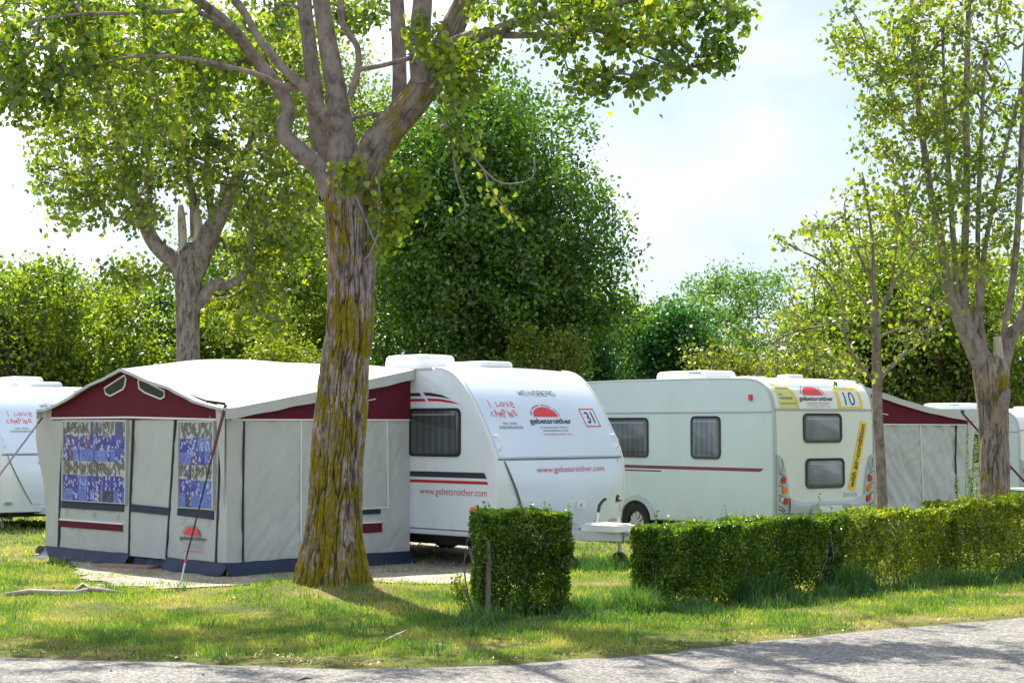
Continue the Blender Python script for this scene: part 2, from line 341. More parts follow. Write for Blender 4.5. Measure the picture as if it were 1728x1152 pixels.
for i in range(int(10/S)):
    for j in range(int(11/S)):
        x0 = -7+i*S; y0 = 18+j*S
        wob = .22*noise.noise(Vector((x0*1.7, y0*1.7, 1)))+.1*noise.noise(Vector((x0*6, y0*6, 2)))
        if inpoly(x0+S/2+wob, y0+S/2+wob*1.3, GPOLY):
            q = []
            for di, dj in ((0, 0), (1, 0), (1, 1), (0, 1)):
                k = (i+di, j+dj)
                if k not in vm: x, y = -7+k[0]*S, 18+k[1]*S; vm[k] = bm.verts.new((x, y, gz(x, y)+.012))
                q.append(vm[k])
            bm.faces.new(q)
me = bpy.data.meshes.new('gravel_pitch'); bm.to_mesh(me); bm.free(); me.materials.append(M['gravel'])
for p in me.polygons: p.use_smooth = True
tag(link(bpy.data.objects.new('gravel_pitch', me)), kind='structure')

# ---------------------------------------------------------------- grass
def gzv(P): return np.array([gz(float(x), float(y)) for x, y in P])
def blades(name, P, Z, hgt, wid, lean, matl, parent=None, two=True):
    n = len(P); a = RNG.uniform(0, 2*np.pi, n); la = RNG.uniform(0, 2*np.pi, n)
    h = hgt; l = lean*h*RNG.uniform(.2, 1, n)
    B = np.column_stack([P, Z]); W = np.column_stack([np.cos(a), np.sin(a), np.zeros(n)])*(wid/2)[:, None]
    L = np.column_stack([np.cos(la)*l, np.sin(la)*l, np.zeros(n)]); U = np.array([0, 0, 1.0])
    V = np.stack([B-W, B+W, B+L*.35+U*(h*.55)[:, None]+W*.75, B+L*.35+U*(h*.55)[:, None]-W*.75, B+L+U*(h*(1-.25*lean))[:, None]], 1)
    i = np.arange(n)*5
    return np_mesh(name, V, quads=np.stack([i, i+1, i+2, i+3], 1), tris=np.stack([i+3, i+2, i+4], 1), mat=matl, parent=parent)
def lawn(n, y0, y1, hmin, hmax, wmul):
    y = np.sqrt(RNG.uniform(y0**2, y1**2, n)) if False else y0*(y1/y0)**RNG.uniform(0, 1, n)
    x = (RNG.uniform(-1, 1, n)*.31)*y*1.03
    keep = np.ones(n, bool); hs = np.ones(n)
    for i in range(n):
        xi, yi = x[i], y[i]; re = road_edge(xi)
        if yi < re-.04: keep[i] = False; continue
        nn = noise.noise(Vector((xi*1.1, yi*1.1, 9))); fine = noise.noise(Vector((xi*4, yi*4, 5)))
        hs[i] = .8+.55*nn+.35*fine
        if yi < re+.25: keep[i] = RNG.random() < .25+.75*max(0, (yi-re)/.25)*.8; hs[i] *= .7
        if inpoly(xi+.2*nn, yi+.2*fine, GPOLY): keep[i] = keep[i] and RNG.random() < (.05 if nn < .12 else .35)
        elif nn < -.22 and RNG.random() < .55: keep[i] = False
        rr_ = math.hypot(xi-TX, yi-TY)
        if rr_ < .42 or (rr_ < 1.0 and fine > -.05 and RNG.random() < .7): keep[i] = False
    P = np.column_stack([x, y])[keep]; hs = np.clip(hs[keep], .3, 1.6)
    return P, RNG.uniform(hmin, hmax, len(P))*hs, np.full(len(P), .006)*wmul*(P[:, 1]/15)
P, h, w = lawn(150000, 12.6, 22, .03, .075, 1)
g1 = blades('grass', P, gzv(P), h, w, .8, M['grass']); tag(g1, kind='stuff', label='short sunlit grass on the verge and camping pitch', cat='grass')
P, h, w = lawn(50000, 22, 60, .04, .09, 2.0)
g2 = blades('grass', P, gzv(P), h, w, .8, M['grass']); tag(g2, kind='stuff', label='short grass farther back among the caravans', cat='grass')

# hedge layout (front foot line), used by long grass too
HD = Vector((.755, .656, 0)); HB = Vector((-.656, .755, 0))
H2 = Vector((1.40, 16.62, 0)); H3 = H2+HD*2.73; H4 = H3+HD*1.92
def near_line(A, D, L, n, spread, h0, h1, back=.15):
    t = RNG.uniform(-.15, L+.15, n); s = -np.abs(RNG.normal(0, spread, n))+back*RNG.uniform(0, 1, n)
    B = Vector((-D.y, D.x, 0))
    x = A.x+D.x*t+B.x*s; y = A.y+D.y*t+B.y*s
    cl = np.array([noise.noise(Vector((a*2.2, b*2.2, 2))) for a, b in zip(x, y)])
    k = (cl > RNG.uniform(-.35, .15, n))
    P = np.column_stack([x, y])[k]; hh = RNG.uniform(h0, h1, k.sum())*np.clip(1+cl[k]*1.6, .35, 1.8)*RNG.uniform(.5, 1.1, k.sum())*np.exp(-np.abs(s[k])*1.1)
    return P, hh
parts = []
for (A, D, L, n, sp, h0, h1) in [(Vector((-.4, 16.25, 0)), Vector((.97, .25, 0)), 1.05, 6000, .26, .08, .30), (H2, HD, 2.9, 13000, .24, .08, .28), (H3, HD, 4.6, 13000, .24, .08, .28), (H2-HD*.25, HB, .6, 2200, .2, .08, .25), (Vector((-.5, 15.6, 0)), Vector((.9, .43, 0)), 2.2, 5000, .4, .05, .13), (Vector((.75, 21.1, 0)), Vector((.8, .6, 0)), 1.3, 3500, .25, .12, .28)]:
    parts.append(near_line(A, D, L, n, sp, h0, h1))
for _ in range(70):
    y = random.uniform(13.2, 19.5); x = random.uniform(-.29, .29)*y
    if y < road_edge(x)+.1 or inpoly(x, y, GPOLY) or math.hypot(x-TX, y-TY) < .5: continue
    m_ = random.randint(15, 60); parts.append((np.column_stack([RNG.normal(x, .06, m_), RNG.normal(y, .06, m_)]), RNG.uniform(.05, .15, m_)))
P = np.concatenate([p[0] for p in parts]); hh = np.concatenate([p[1] for p in parts])
tg = blades('long_grass', P, gzv(P), hh, np.full(len(P), .0075), .75, M['tallgrass'])
tag(tg, kind='stuff', label='long dark green grass growing along the foot of the hedges', cat='long grass')
# tufts of dry straw along the verge
mbs = MB()
for i in range(420):
    x = random.uniform(-4.4, 5.0); y = road_edge(x)+random.uniform(-.12, .5)*random.random()+.02
    if random.random() < .35: x = -1.5+random.gauss(0, .35); y = road_edge(x)+random.uniform(.02, .3)
    a = random.uniform(0, 6.28); l = random.uniform(.03, .13); z = gz(x, y)+random.uniform(.01, .035)
    p = Vector((x, y, z)); q = p+Vector((math.cos(a)*l, math.sin(a)*l, random.uniform(-.005, .02))); w = Vector((-math.sin(a), math.cos(a), 0))*.003
    mbs.add([p-w, p+w, q+w*.5, q-w*.5], [(0, 1, 2, 3)])
tag(mbs.build('dry_straw', M['straw'], smooth=0, recalc=False), kind='stuff', label='dry straw and grass litter scattered on the road edge', cat='straw')

M['litter'] = leafmat('dry_fallen_leaf', [(.09, .05, .02), (.16, .10, .04), (.24, .17, .08), (.12, .07, .03)], .1)
LIT = []
for _ in range(1000):
    y = 12.4*(20/12.4)**random.random(); x = random.uniform(-.3, .3)*y; e = road_edge(x)
    if random.random() < .5: y = e+random.gauss(.05, .18)
    if y < e-.02 and random.random() < .65: continue
    if noise.noise(Vector((x*.9, y*.9, 21))) < -.05 and random.random() < .7: continue
    LIT.append((x, y, (gz(x, y) if y > e else .012)+(.03*random.random() if y > e else .004)))

# ---------------------------------------------------------------- foliage tools
def leaves(name, P, size, matl, parent=None, droop=.5, shape=4, up=.3):
    n = len(P); d = RNG.normal(0, 1, (n, 3)); d[:, 2] -= droop; d /= np.linalg.norm(d, axis=1)[:, None]
    nn = RNG.normal(0, 1, (n, 3)); nn[:, 2] += up*2; w = np.cross(d, nn); w /= (np.linalg.norm(w, axis=1)[:, None]+1e-9); nn = np.cross(w, d)
    s = (size*RNG.uniform(.65, 1.25, n))[:, None]
    if shape == 6:
        prof = [(0, 0, 0), (.22, .40, .10), (.58, .34, .08), (1, 0, -.10), (.58, -.34, .08), (.22, -.40, .10)]
    else:
        prof = [(0, 0, 0), (.45, .38, .09), (1, 0, -.05), (.45, -.38, .09)]
    V = np.stack([P+d*s*a+w*s*b+nn*s*c for a, b, c in prof], 1); i = np.arange(n)*len(prof)
    if shape == 6: return np_mesh(name, V, quads=np.concatenate([np.stack([i, i+1, i+2, i+3], 1), np.stack([i, i+3, i+4, i+5], 1)]), mat=matl, parent=parent)
    return np_mesh(name, V, tris=np.concatenate([np.stack([i, i+1, i+2], 1), np.stack([i, i+2, i+3], 1)]), mat=matl, parent=parent)
tag(leaves('leaf_litter', np.array(LIT), .032, M['litter'], None, 0, 4, 2.0), kind='stuff', label='dry fallen leaves scattered over the verge and road edge', cat='leaf litter')
def grow(skel, atts, seg=.35, wob=.1, rise=.5):
    """skel: list of (pos, radius); attractors join the nearest wood by a curved twig that later ones can branch from"""
    pos = np.zeros((len(skel)+len(atts)*14+10, 3)); n = len(skel); pos[:n] = [tuple(s[0]) for s in skel]
    par = [-1]*n; fix = [s[1] for s in skel]; chains = []
    A = np.array(atts); base = pos[:n]
    dd = np.array([np.min(np.linalg.norm(base-a, axis=1)) for a in A]); A = A[np.argsort(dd)]
    for a in A:
        df = pos[:n]-a; c = np.linalg.norm(df, axis=1)+rise*np.maximum(0, df[:, 2])
        i = int(np.argmin(c)); p0 = pos[i].copy(); v = a-p0; L = np.linalg.norm(v)
        if L < .03: continue
        k = int(min(12, max(2, L/seg))); side = RNG.normal(0, 1, 3)*wob*L; side2 = RNG.normal(0, 1, 3)*wob*.4*L; ch = [i]
        for j in range(1, k+1):
            t = j/k; p = p0+v*t+side*math.sin(math.pi*t)+side2*math.sin(2*math.pi*t)
            pos[n] = p; par.append(ch[-1]); fix.append(None); ch.append(n); n += 1
        chains.append(ch)
    cnt = [0]*n
    for ch in chains:
        j = ch[-1]
        while j >= 0 and fix[j] is None: cnt[j] += 1; j = par[j]
    return pos[:n], chains, cnt, fix
def twig_mesh(name, pos, chains, cnt, fix, matl, parent, rt=.005, pw=.5, n=4, rmax=.1):
    mb = MB()
    for ch in chains:
        r = [min(rmax, rt*max(1, cnt[j])**pw) for j in ch]; 
        r0 = fix[ch[0]]; r[0] = min(r[1]*1.15, r0 if r0 else r[1]*1.15)
        mb.tube([pos[j] for j in ch], r, n if r[1] < .03 else n+3, cap=False)
    return mb.build(name, matl, parent, smooth=180, recalc=False)
def clusters(chains, pos, k, sig, flat=.8, along=.45):
    out = []
    for ch in chains:
        e = pos[ch[-1]]; s = pos[ch[max(0, len(ch)-3)]]
        m = max(3, int(RNG.normal(k, k*.3))); t = RNG.uniform(0, 1, m)[:, None]*along
        out.append(e+(s-e)*t+RNG.normal(0, 1, (m, 3))*np.array([sig, sig, sig*flat]))
    return np.concatenate(out)
def limb_pts(pxpts, Y, step=.12):
    """a limb traced as (px, py, width px[, depth offset]); returns smoothed (pos, radius)"""
    L = []
    for q in pxpts:
        y = Y+(q[3] if len(q) > 3 else 0); p = at(q[0], q[1], y); L.append((p.x, p.y, p.z, q[2]/F*y/2))
    return [(Vector(c[:3]), max(.004, c[3])) for c in catmull(L, step)]
def bark_tube(mb, pts, n, amp, kth, kz, flare=None, lump=0.0):
    """tube with real furrows: network of cracks, stretched along the stem"""
    m = len(pts); ref = Vector((1, .02, 0)); V = []; seed = random.uniform(0, 50); REL = []
    for i, (p, r) in enumerate(pts):
        d = (pts[min(i+1, m-1)][0]-pts[max(i-1, 0)][0]).normalized(); ref = (ref-d*ref.dot(d)).normalized(); u = d.cross(ref)
        for k in range(n):
            a = 2*math.pi*k/n; c, s = math.cos(a), math.sin(a); rr = r; rel = 1.0
            if flare:
                h = p.z; fl = max(0, 1-h/.7)**2; rr = r*(1+fl*(.12+.42*(.5+.5*math.sin(a*5+1.3))*(.5+.5*math.sin(a*3+.4))+.1*noise.noise(Vector((c*2, s*2, 3)))))
            if amp:
                q = Vector((c*kth+seed, s*kth, p.z*kz)); q.x += .5*noise.noise(Vector((c*3, s*3, p.z*2.2))); q.y += .4*noise.noise(Vector((c*7, s*7, p.z*5+3))); 
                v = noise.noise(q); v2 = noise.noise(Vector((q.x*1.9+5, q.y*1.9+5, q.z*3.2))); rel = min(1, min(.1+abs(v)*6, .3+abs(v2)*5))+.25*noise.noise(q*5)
                rr += amp*(.6*min(1, abs(v)*5.5)**.7+.28*min(1, abs(v2)*4)-.62)+amp*.35*noise.noise(q*.6)
            if lump: rr += lump*noise.noise(Vector((p.x*3+c*1.2, p.y*3+s*1.2, p.z*2.2+seed)))
            V.append(p+ref*(c*rr)+u*(s*rr)); REL.append(rel)
    f = [(i*n+k, i*n+(k+1) % n, (i+1)*n+(k+1) % n, (i+1)*n+k) for i in range(m-1) for k in range(n)]+[tuple((m-1)*n+k for k in range(n))]
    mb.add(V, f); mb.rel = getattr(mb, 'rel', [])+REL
def region(cx, cy, rx, ry, Y, dY, n):
    out = []
    while len(out) < n:
        a, b = RNG.uniform(-1, 1, 2)
        if a*a+b*b > 1: continue
        out.append(tuple(at(cx+a*rx, cy+b*ry, Y+RNG.uniform(-dY, dY))))
    return out

# ---------------------------------------------------------------- foreground poplar
t1 = thing('poplar_tree', 'thick poplar in the foreground with furrowed bark under yellow moss', 'tree', (0, 0, 0))
Y1 = TY
mb = MB()
tr = limb_pts([(556, 1012, 118), (557, 985, 116), (559, 950, 113), (562, 900, 106), (566, 847, 99), (569, 771, 95), (576, 695, 95), (582, 618, 88), (590, 560, 86), (592, 484, 85), (591, 403, 87), (589, 345, 92), (588, 318, 88), (590, 292, 74), (591, 272, 52), (592, 258, 22)], Y1, .018)
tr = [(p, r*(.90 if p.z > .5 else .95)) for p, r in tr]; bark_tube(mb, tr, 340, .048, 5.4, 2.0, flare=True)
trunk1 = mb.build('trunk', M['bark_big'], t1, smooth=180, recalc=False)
limbs = {}
LD = dict(
 a=[(565, 330, 46.2), (548, 292, 35.3), (515, 262, 30.2), (482, 231, 26.9), (478, 208, 25.2), (489, 185, 22.7), (470, 148, 22.7), (450, 125, 21.8), (432, 100, 21.0), (395, 52, 18.5, -.3), (350, 12, 16.8, -.5), (300, -25, 15.1, -.7), (230, -70, 10.1, -1), (150, -110, 6.7, -1.2)],
 b=[(560, 330, 46.0, .15), (540, 255, 31.3, .3), (530, 150, 26.7, .4), (514, 0, 23.9, .5), (508, -120, 20.2, .6), (500, -330, 12.9, .6), (490, -600, 5.5, .6)],
 c=[(580, 330, 64.8), (577, 262, 52.2), (572, 190, 39.6), (562, 120, 34.2), (548, 40, 30.6), (536, -30, 27.9, -.1), (525, -150, 21.6, -.2), (530, -380, 12.6, -.4), (525, -650, 5.4, -.5)],
 d=[(600, 345, 77.4), (616, 285, 64.8), (652, 225, 54.0), (697, 172, 50.4), (725, 130, 52.2), (745, 90, 45.0), (765, 45, 37.8), (785, 0, 33.3), (815, -80, 27.0, -.2), (850, -250, 18.0, -.5), (860, -500, 7.2, -.8)],
 e=[(668, 215, 30, .2), (673, 180, 26, .25), (674, 110, 24, .3), (670, 0, 24, .3), (662, -120, 18, .3), (660, -400, 9, .3)],
 f=[(715, 140, 44, -.05), (710, 90, 38, -.1), (710, 40, 34, -.1), (713, -10, 32, -.1), (705, -120, 24, -.1), (700, -420, 9, 0)],
 g=[(742, 90, 34, -.1), (775, 72, 26, -.3), (830, 55, 22, -.5), (900, 28, 14, -.7), (990, 20, 10, -.9), (1090, -5, 8, -1), (1200, -20, 5, -1.1)],
 h=[(820, 58, 16, -.5), (880, 60, 12, -.6), (935, 58, 11, -.8), (1010, 52, 8, -.9), (1080, 90, 5, -1), (1130, 110, 4, -1)],
 i=[(572, 212, 26, -.2), (545, 190, 19, -.28), (515, 150, 17, -.4), (480, 118, 14, -.5), (440, 70, 13, -.6), (410, 18, 13, -.7), (360, -40, 9, -.8)],
 j=[(505, 150, 10, -.35), (470, 143, 9, -.5), (430, 125, 8, -.7), (340, 102, 7, -.9), (240, 95, 5, -1.1), (150, 110, 4, -1.3)],
 k=[(590, 165, 12, -.15), (602, 125, 11, -.2), (603, 80, 11, -.25), (578, 40, 12, -.3), (574, -20, 12, -.3)],
 l=[(600, 118, 9, -.2), (640, 112, 8, -.25), (700, 96, 9, -.2)],
 m=[(395, 50, 14, -.3), (330, 20, 9, -.6), (250, 22, 7, -.9), (130, 25, 6, -1.2), (40, 40, 4, -1.4)],
 n=[(592, 200, 7, .1), (630, 193, 7, .1), (662, 196, 8, .15)],
)
skel = []
for k, q in LD.items():
    pts = limb_pts(q, Y1, .05); limbs[k] = pts; mb = MB()
    if k == 'd': bark_tube(mb, pts, 110, .035, 3.2, 2.4)
    elif q[0][2] > 24: bark_tube(mb, pts, 48, .006, 3.5, 2.0, lump=.012)
    else: bark_tube(mb, pts, 12, 0, 1, 1, lump=.006)
    mb.build('limb', M['bark_fork' if k == 'd' else 'bark_limb'], t1, smooth=180, recalc=False)
    for i, (p, r) in enumerate(pts):
        if i % 4 == 0 and i > 12: skel.append((p, r))
att = []
for r in [(60, 60, 120, 85, 17.8, .9, 56), (200, 50, 150, 75, 18.2, 1, 66), (320, 120, 110, 90, 19.2, .8, 50), (100, 160, 100, 65, 17.6, .6, 26), (25, 130, 38, 60, 17.4, .4, 14), (38, 195, 14, 14, 17.4, .1, 3),
          (430, 20, 80, 60, 19.8, .8, 24), (600, 20, 50, 50, 19.8, .6, 16), (900, 0, 130, 40, 17.8, .7, 36), (1040, 25, 110, 55, 17.5, .6, 44), (1160, 40, 75, 50, 17.4, .4, 24), (1115, 125, 50, 45, 17.4, .4, 15), (985, 150, 16, 16, 17.4, .1, 2), (1215, 95, 14, 16, 17.4, .1, 4), (1205, 95, 25, 22, 17.4, .2, 6),
          (960, 75, 80, 30, 17.6, .5, 12), (800, 100, 60, 40, 17.8, .5, 18), (785, 180, 35, 75, 18.0, .3, 12), (960, 140, 50, 30, 17.5, .3, 8), (1245, 22, 20, 28, 17.4, .2, 6), (245, 200, 60, 40, 17.8, .5, 10), (720, 70, 40, 30, 18, .3, 8), (1030, 130, 30, 20, 17.4, .2, 4)]:
    att += region(*r)
for x0, x1, y0, y1, z0, z1, n in [(-6.5, -1.5, 17, 22, 6.8, 9.5, 170), (-1.5, 4.2, 16.5, 21.5, 7.0, 10, 170), (2.5, 6, 16.5, 20, 7.0, 9.0, 50)]:
    for _ in range(n): att.append((random.uniform(x0, x1), random.uniform(y0, y1), random.uniform(z0, z1)))
pos, ch, cnt, fix = grow(skel, att, .3, .10, .35)
twig_mesh('branches', pos, ch, cnt, fix, M['bark_limb'], t1, .0045, .46)
LP = clusters(ch, pos, 25, .078, 1.1)
# sprouts on the trunk and hanging twigs
spr = region(672, 335, 34, 48, 18.05, .12, 12)+region(700, 320, 30, 30, 18.0, .1, 4)+region(583, 300, 14, 26, 17.98, .03, 4)+region(655, 380, 22, 25, 18.05, .1, 4)
sk2 = [(p, r) for p, r in tr if p.z > 3.6 and p.z < 4.4][::6]
p2, c2, n2, f2 = grow([(p+Vector((.16, -.15, 0)), .02) for p, r in sk2], spr, .15, .12, .2)
twig_mesh('branches', p2, c2, n2, f2, M['bark_limb'], t1, .004, .4)
LP = np.concatenate([LP, clusters(c2, p2, 34, .085, 1)])
mbh = MB(); hp = []
for q in [[(740, 190, 4), (762, 240, 4), (770, 300, 3), (785, 350, 2), (760, 372, 2)], [(742, 200, 4), (790, 250, 3), (815, 285, 3), (850, 310, 2), (898, 300, 2), (902, 265, 1)], [(815, 285, 3), (835, 330, 2), (865, 365, 2)], [(640, 300, 3), (640, 380, 3), (628, 420, 2), (615, 440, 1)], [(600, 330, 3), (625, 390, 3), (640, 425, 2)]]:
    pts = limb_pts([(a, b, max(3, c+1), -.55) for a, b, c in q], Y1, .06); mbh.tube([p for p, r in pts], [r for p, r in pts], 5)
    if q[0][0] > 700: hp += [tuple(p) for p, r in pts[2:9:2]]
mbh.build('branches', M['bark_limb'], t1, smooth=180)
LP = np.concatenate([LP]+[np.array(p)+RNG.normal(0, .07, (9, 3)) for p in hp])
leaves('leaves', LP, .078, M['leaf_a'], t1, .7, 6, .3)

# ---------------------------------------------------------------- traced middle-distance trees
def traced_tree(name, label, limbs_px, Y, stubs, regions, kleaf, sig, lsize, lm, bm_, bmk, rt, extra=(), group=None, furrow=.02, droop=.4, tn=60, wob=.1, rise=.35, pw=.46):
    t = thing(name, label, 'tree', (0, 0, 0), group=group); skel = []; mb = MB(); mbl = MB()
    for i, q in enumerate(limbs_px):
        pts = limb_pts(q, Y, .05 if i == 0 else .1)
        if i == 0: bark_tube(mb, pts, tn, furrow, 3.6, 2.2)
        else: mbl = MB(); bark_tube(mbl, pts, 14, 0, 1, 1, lump=.01); mbl.build('limb', bmk, t, smooth=180, recalc=False)
        if i: skel += [(p, r) for j, (p, r) in enumerate(pts) if j % 3 == 0 and j > 5]
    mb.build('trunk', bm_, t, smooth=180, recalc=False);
    for q in stubs:
        m = MB(); pts = limb_pts(q, Y, .1); m.tube([p for p, r in pts], [r for p, r in pts], 10); m.build('sawn_stub', M['stubwood'], t, smooth=50)
    att = []
    for r in regions: att += region(*r)
    att += list(extra)
    pos, ch, cnt, fix = grow(skel, att, .35, wob, rise)
    twig_mesh('branches', pos, ch, cnt, fix, bmk, t, rt, pw)
    leaves('leaves', clusters(ch, pos, kleaf, sig), lsize, lm, t, droop, 4, .3)
    return t
Yl = 36
traced_tree('poplar_tree', 'poplar behind the awning with pale sawn stubs at its fork', [
  [(318, 960, 52), (318, 640, 41), (317, 560, 39), (318, 470, 45), (321, 445, 48), (325, 425, 40), (328, 410, 20)],
  [(318, 500, 26), (311, 472, 34), (300, 446, 32), (262, 412, 26), (240, 366, 22), (222, 320, 17), (204, 270, 13), (190, 200, 9), (180, 100, 6)],
  [(322, 485, 26), (333, 448, 38), (350, 402, 36), (375, 355, 28), (400, 300, 20), (425, 240, 14), (440, 160, 10), (450, 60, 6)],
  [(322, 535, 12), (335, 512, 20), (346, 497, 22), (362, 480, 20), (388, 480, 15), (415, 455, 12), (425, 400, 10), (440, 330, 8), (470, 290, 6)],
  [(330, 400, 18), (325, 330, 13), (315, 270, 10), (318, 180, 8), (310, 60, 6)], [(250, 390, 10), (252, 330, 9), (250, 260, 8), (258, 150, 6), (260, 30, 4)],
  [(360, 380, 14), (350, 300, 11), (352, 200, 8), (360, 80, 6)]], Yl,
  [[(309, 445, 15), (308, 400, 15), (306, 362, 13), (305, 346, 8)], [(335, 425, 22), (333, 380, 19), (330, 358, 15), (332, 344, 8)], [(376, 340, 13), (378, 300, 12)]],
  [(160, 250, 110, 110, 36, 2, 75), (250, 170, 130, 120, 36, 2.5, 110), (370, 200, 120, 150, 36, 2.5, 120), (460, 300, 80, 140, 36.5, 2, 90), (150, 340, 90, 50, 36, 1.5, 22), (240, 470, 60, 40, 36, 1.2, 8), (330, 60, 200, 70, 36, 2.5, 90), (450, 420, 70, 80, 37, 1.5, 44), (100, 200, 50, 60, 36, 1.2, 14), (250, 330, 60, 60, 36, 1.5, 24), (420, 530, 90, 50, 37, 1.2, 30), (490, 120, 60, 90, 37, 1.5, 40)],
  34, .17, .135, M['leaf_b'], M['bark_grey'], M['bark_limb'], .009)
Yr = 25
traced_tree('pollarded_tree', 'tall tree at the right with many upright stems from one forked trunk', [
  [(1682, 925, 58), (1679, 850, 52), (1677, 760, 49), (1676, 700, 50), (1674, 650, 56), (1672, 622, 60), (1668, 600, 40)],
  [(1668, 630, 44), (1650, 595, 38), (1628, 555, 28), (1612, 520, 20), (1600, 480, 16), (1588, 410, 14), (1570, 320, 12), (1555, 220, 11), (1545, 130, 10), (1538, 0, 8), (1530, -150, 5)],
  [(1650, 600, 26), (1632, 540, 20), (1626, 500, 16), (1628, 420, 13), (1632, 300, 12), (1630, 180, 11), (1634, 40, 9), (1636, -150, 6)],
  [(1640, 575, 18), (1620, 520, 13), (1611, 440, 10), (1604, 330, 9), (1596, 200, 7), (1590, 50, 5)],
  [(1682, 630, 42), (1698, 590, 28), (1712, 556, 22), (1730, 520, 18), (1745, 440, 14), (1755, 300, 10), (1765, 100, 7)],
  [(1690, 600, 16), (1697, 545, 13), (1708, 480, 12), (1716, 400, 12), (1722, 300, 10), (1726, 180, 8), (1732, 20, 6)],
  [(1640, 570, 14), (1655, 500, 12), (1662, 420, 9), (1680, 330, 8), (1700, 240, 7), (1722, 150, 5)], [(1660, 590, 14), (1652, 520, 11), (1650, 400, 8), (1655, 250, 7), (1662, 80, 5)],
  [(1680, 712, 22, -.14), (1690, 688, 24, -.22), (1697, 668, 18, -.27), (1700, 656, 9, -.29)], [(1626, 545, 9), (1590, 480, 7), (1550, 420, 5), (1500, 370, 4)]], Yr,
  [[(1686, 612, 17, -.1), (1684, 590, 17, -.1), (1683, 568, 14, -.1)]],
  [(1500, 60, 95, 95, 25, 1, 56), (1620, 60, 110, 110, 25, 1.6, 81), (1530, 200, 90, 90, 25, 1.1, 56), (1640, 220, 90, 110, 25, 1.5, 63), (1540, 330, 75, 70, 25, 1.1, 37), (1640, 370, 80, 90, 25, 1.3, 37), (1480, 150, 60, 60, 25, .7, 16), (1500, 390, 90, 40, 25, .8, 18), (1580, 470, 70, 60, 25, 1, 18), (1700, 480, 50, 90, 25.5, 1, 18), (1770, 250, 70, 250, 25, 1.4, 52), (1620, -120, 150, 90, 25, 1.6, 67), (1430, 60, 30, 50, 25, .5, 6), (1380, 380, 40, 30, 25, .4, 4)],
  24, .115, .088, M['leaf_b'], M['bark_right'], M['bark_limb'], .0055, furrow=.022, tn=90)
Yt = 22.6
traced_tree('young_tree', 'slim young tree in front of the right caravan with sparse leaves', [
  [(1490, 920, 21), (1489, 860, 19), (1486, 780, 17), (1481, 700, 17), (1480, 640, 17), (1479, 580, 15), (1478, 535, 14)],
  [(1476, 645, 6.5), (1460, 625, 5.8), (1440, 600, 5.8), (1425, 560, 5.0), (1420, 520, 4.3), (1400, 480, 3.6), (1370, 450, 2.9)], [(1484, 642, 7.2), (1500, 622, 6.5), (1520, 606, 5.8), (1532, 590, 5.0)],
  [(1478, 540, 8.6), (1455, 505, 5.8), (1425, 475, 5.0), (1385, 440, 3.6), (1345, 420, 2.9), (1312, 402, 2.2)], [(1478, 540, 8.6), (1474, 470, 6.5), (1472, 400, 5.0), (1462, 330, 3.6), (1455, 290, 2.2)],
  [(1480, 540, 7.9), (1498, 500, 6.5), (1520, 460, 5.0), (1545, 420, 3.6), (1558, 385, 2.9)], [(1480, 560, 5.0), (1440, 545, 4.3), (1390, 550, 3.6), (1340, 560, 2.9), (1300, 580, 2.2)], [(1480, 570, 5.0), (1520, 555, 4.3), (1560, 560, 3.6), (1600, 540, 2.2)],
  [(1478, 500, 5.0), (1455, 440, 4.3), (1430, 390, 3.6), (1425, 340, 2.2)], [(1500, 500, 4.3), (1510, 440, 3.6), (1512, 370, 2.9), (1508, 320, 2.2)]], Yt, [],
  [(1370, 430, 60, 50, 22.4, .5, 20), (1460, 380, 90, 60, 22.6, .8, 30), (1540, 440, 60, 70, 22.6, .8, 24), (1400, 520, 80, 60, 22.4, .8, 28), (1550, 550, 60, 50, 22.6, .8, 20), (1440, 590, 90, 40, 22.5, .7, 18), (1340, 560, 50, 50, 22.3, .4, 12), (1455, 315, 22, 30, 22.6, .2, 5), (1508, 335, 22, 30, 22.6, .2, 5), (1425, 345, 20, 25, 22.6, .2, 4), (1558, 390, 22, 22, 22.6, .2, 4), (1320, 410, 20, 20, 22.4, .2, 3)],
  13, .085, .075, M['leaf_b'], M['bark_thin'], M['bark_thin'], .0036, furrow=.003, tn=30, wob=.16)

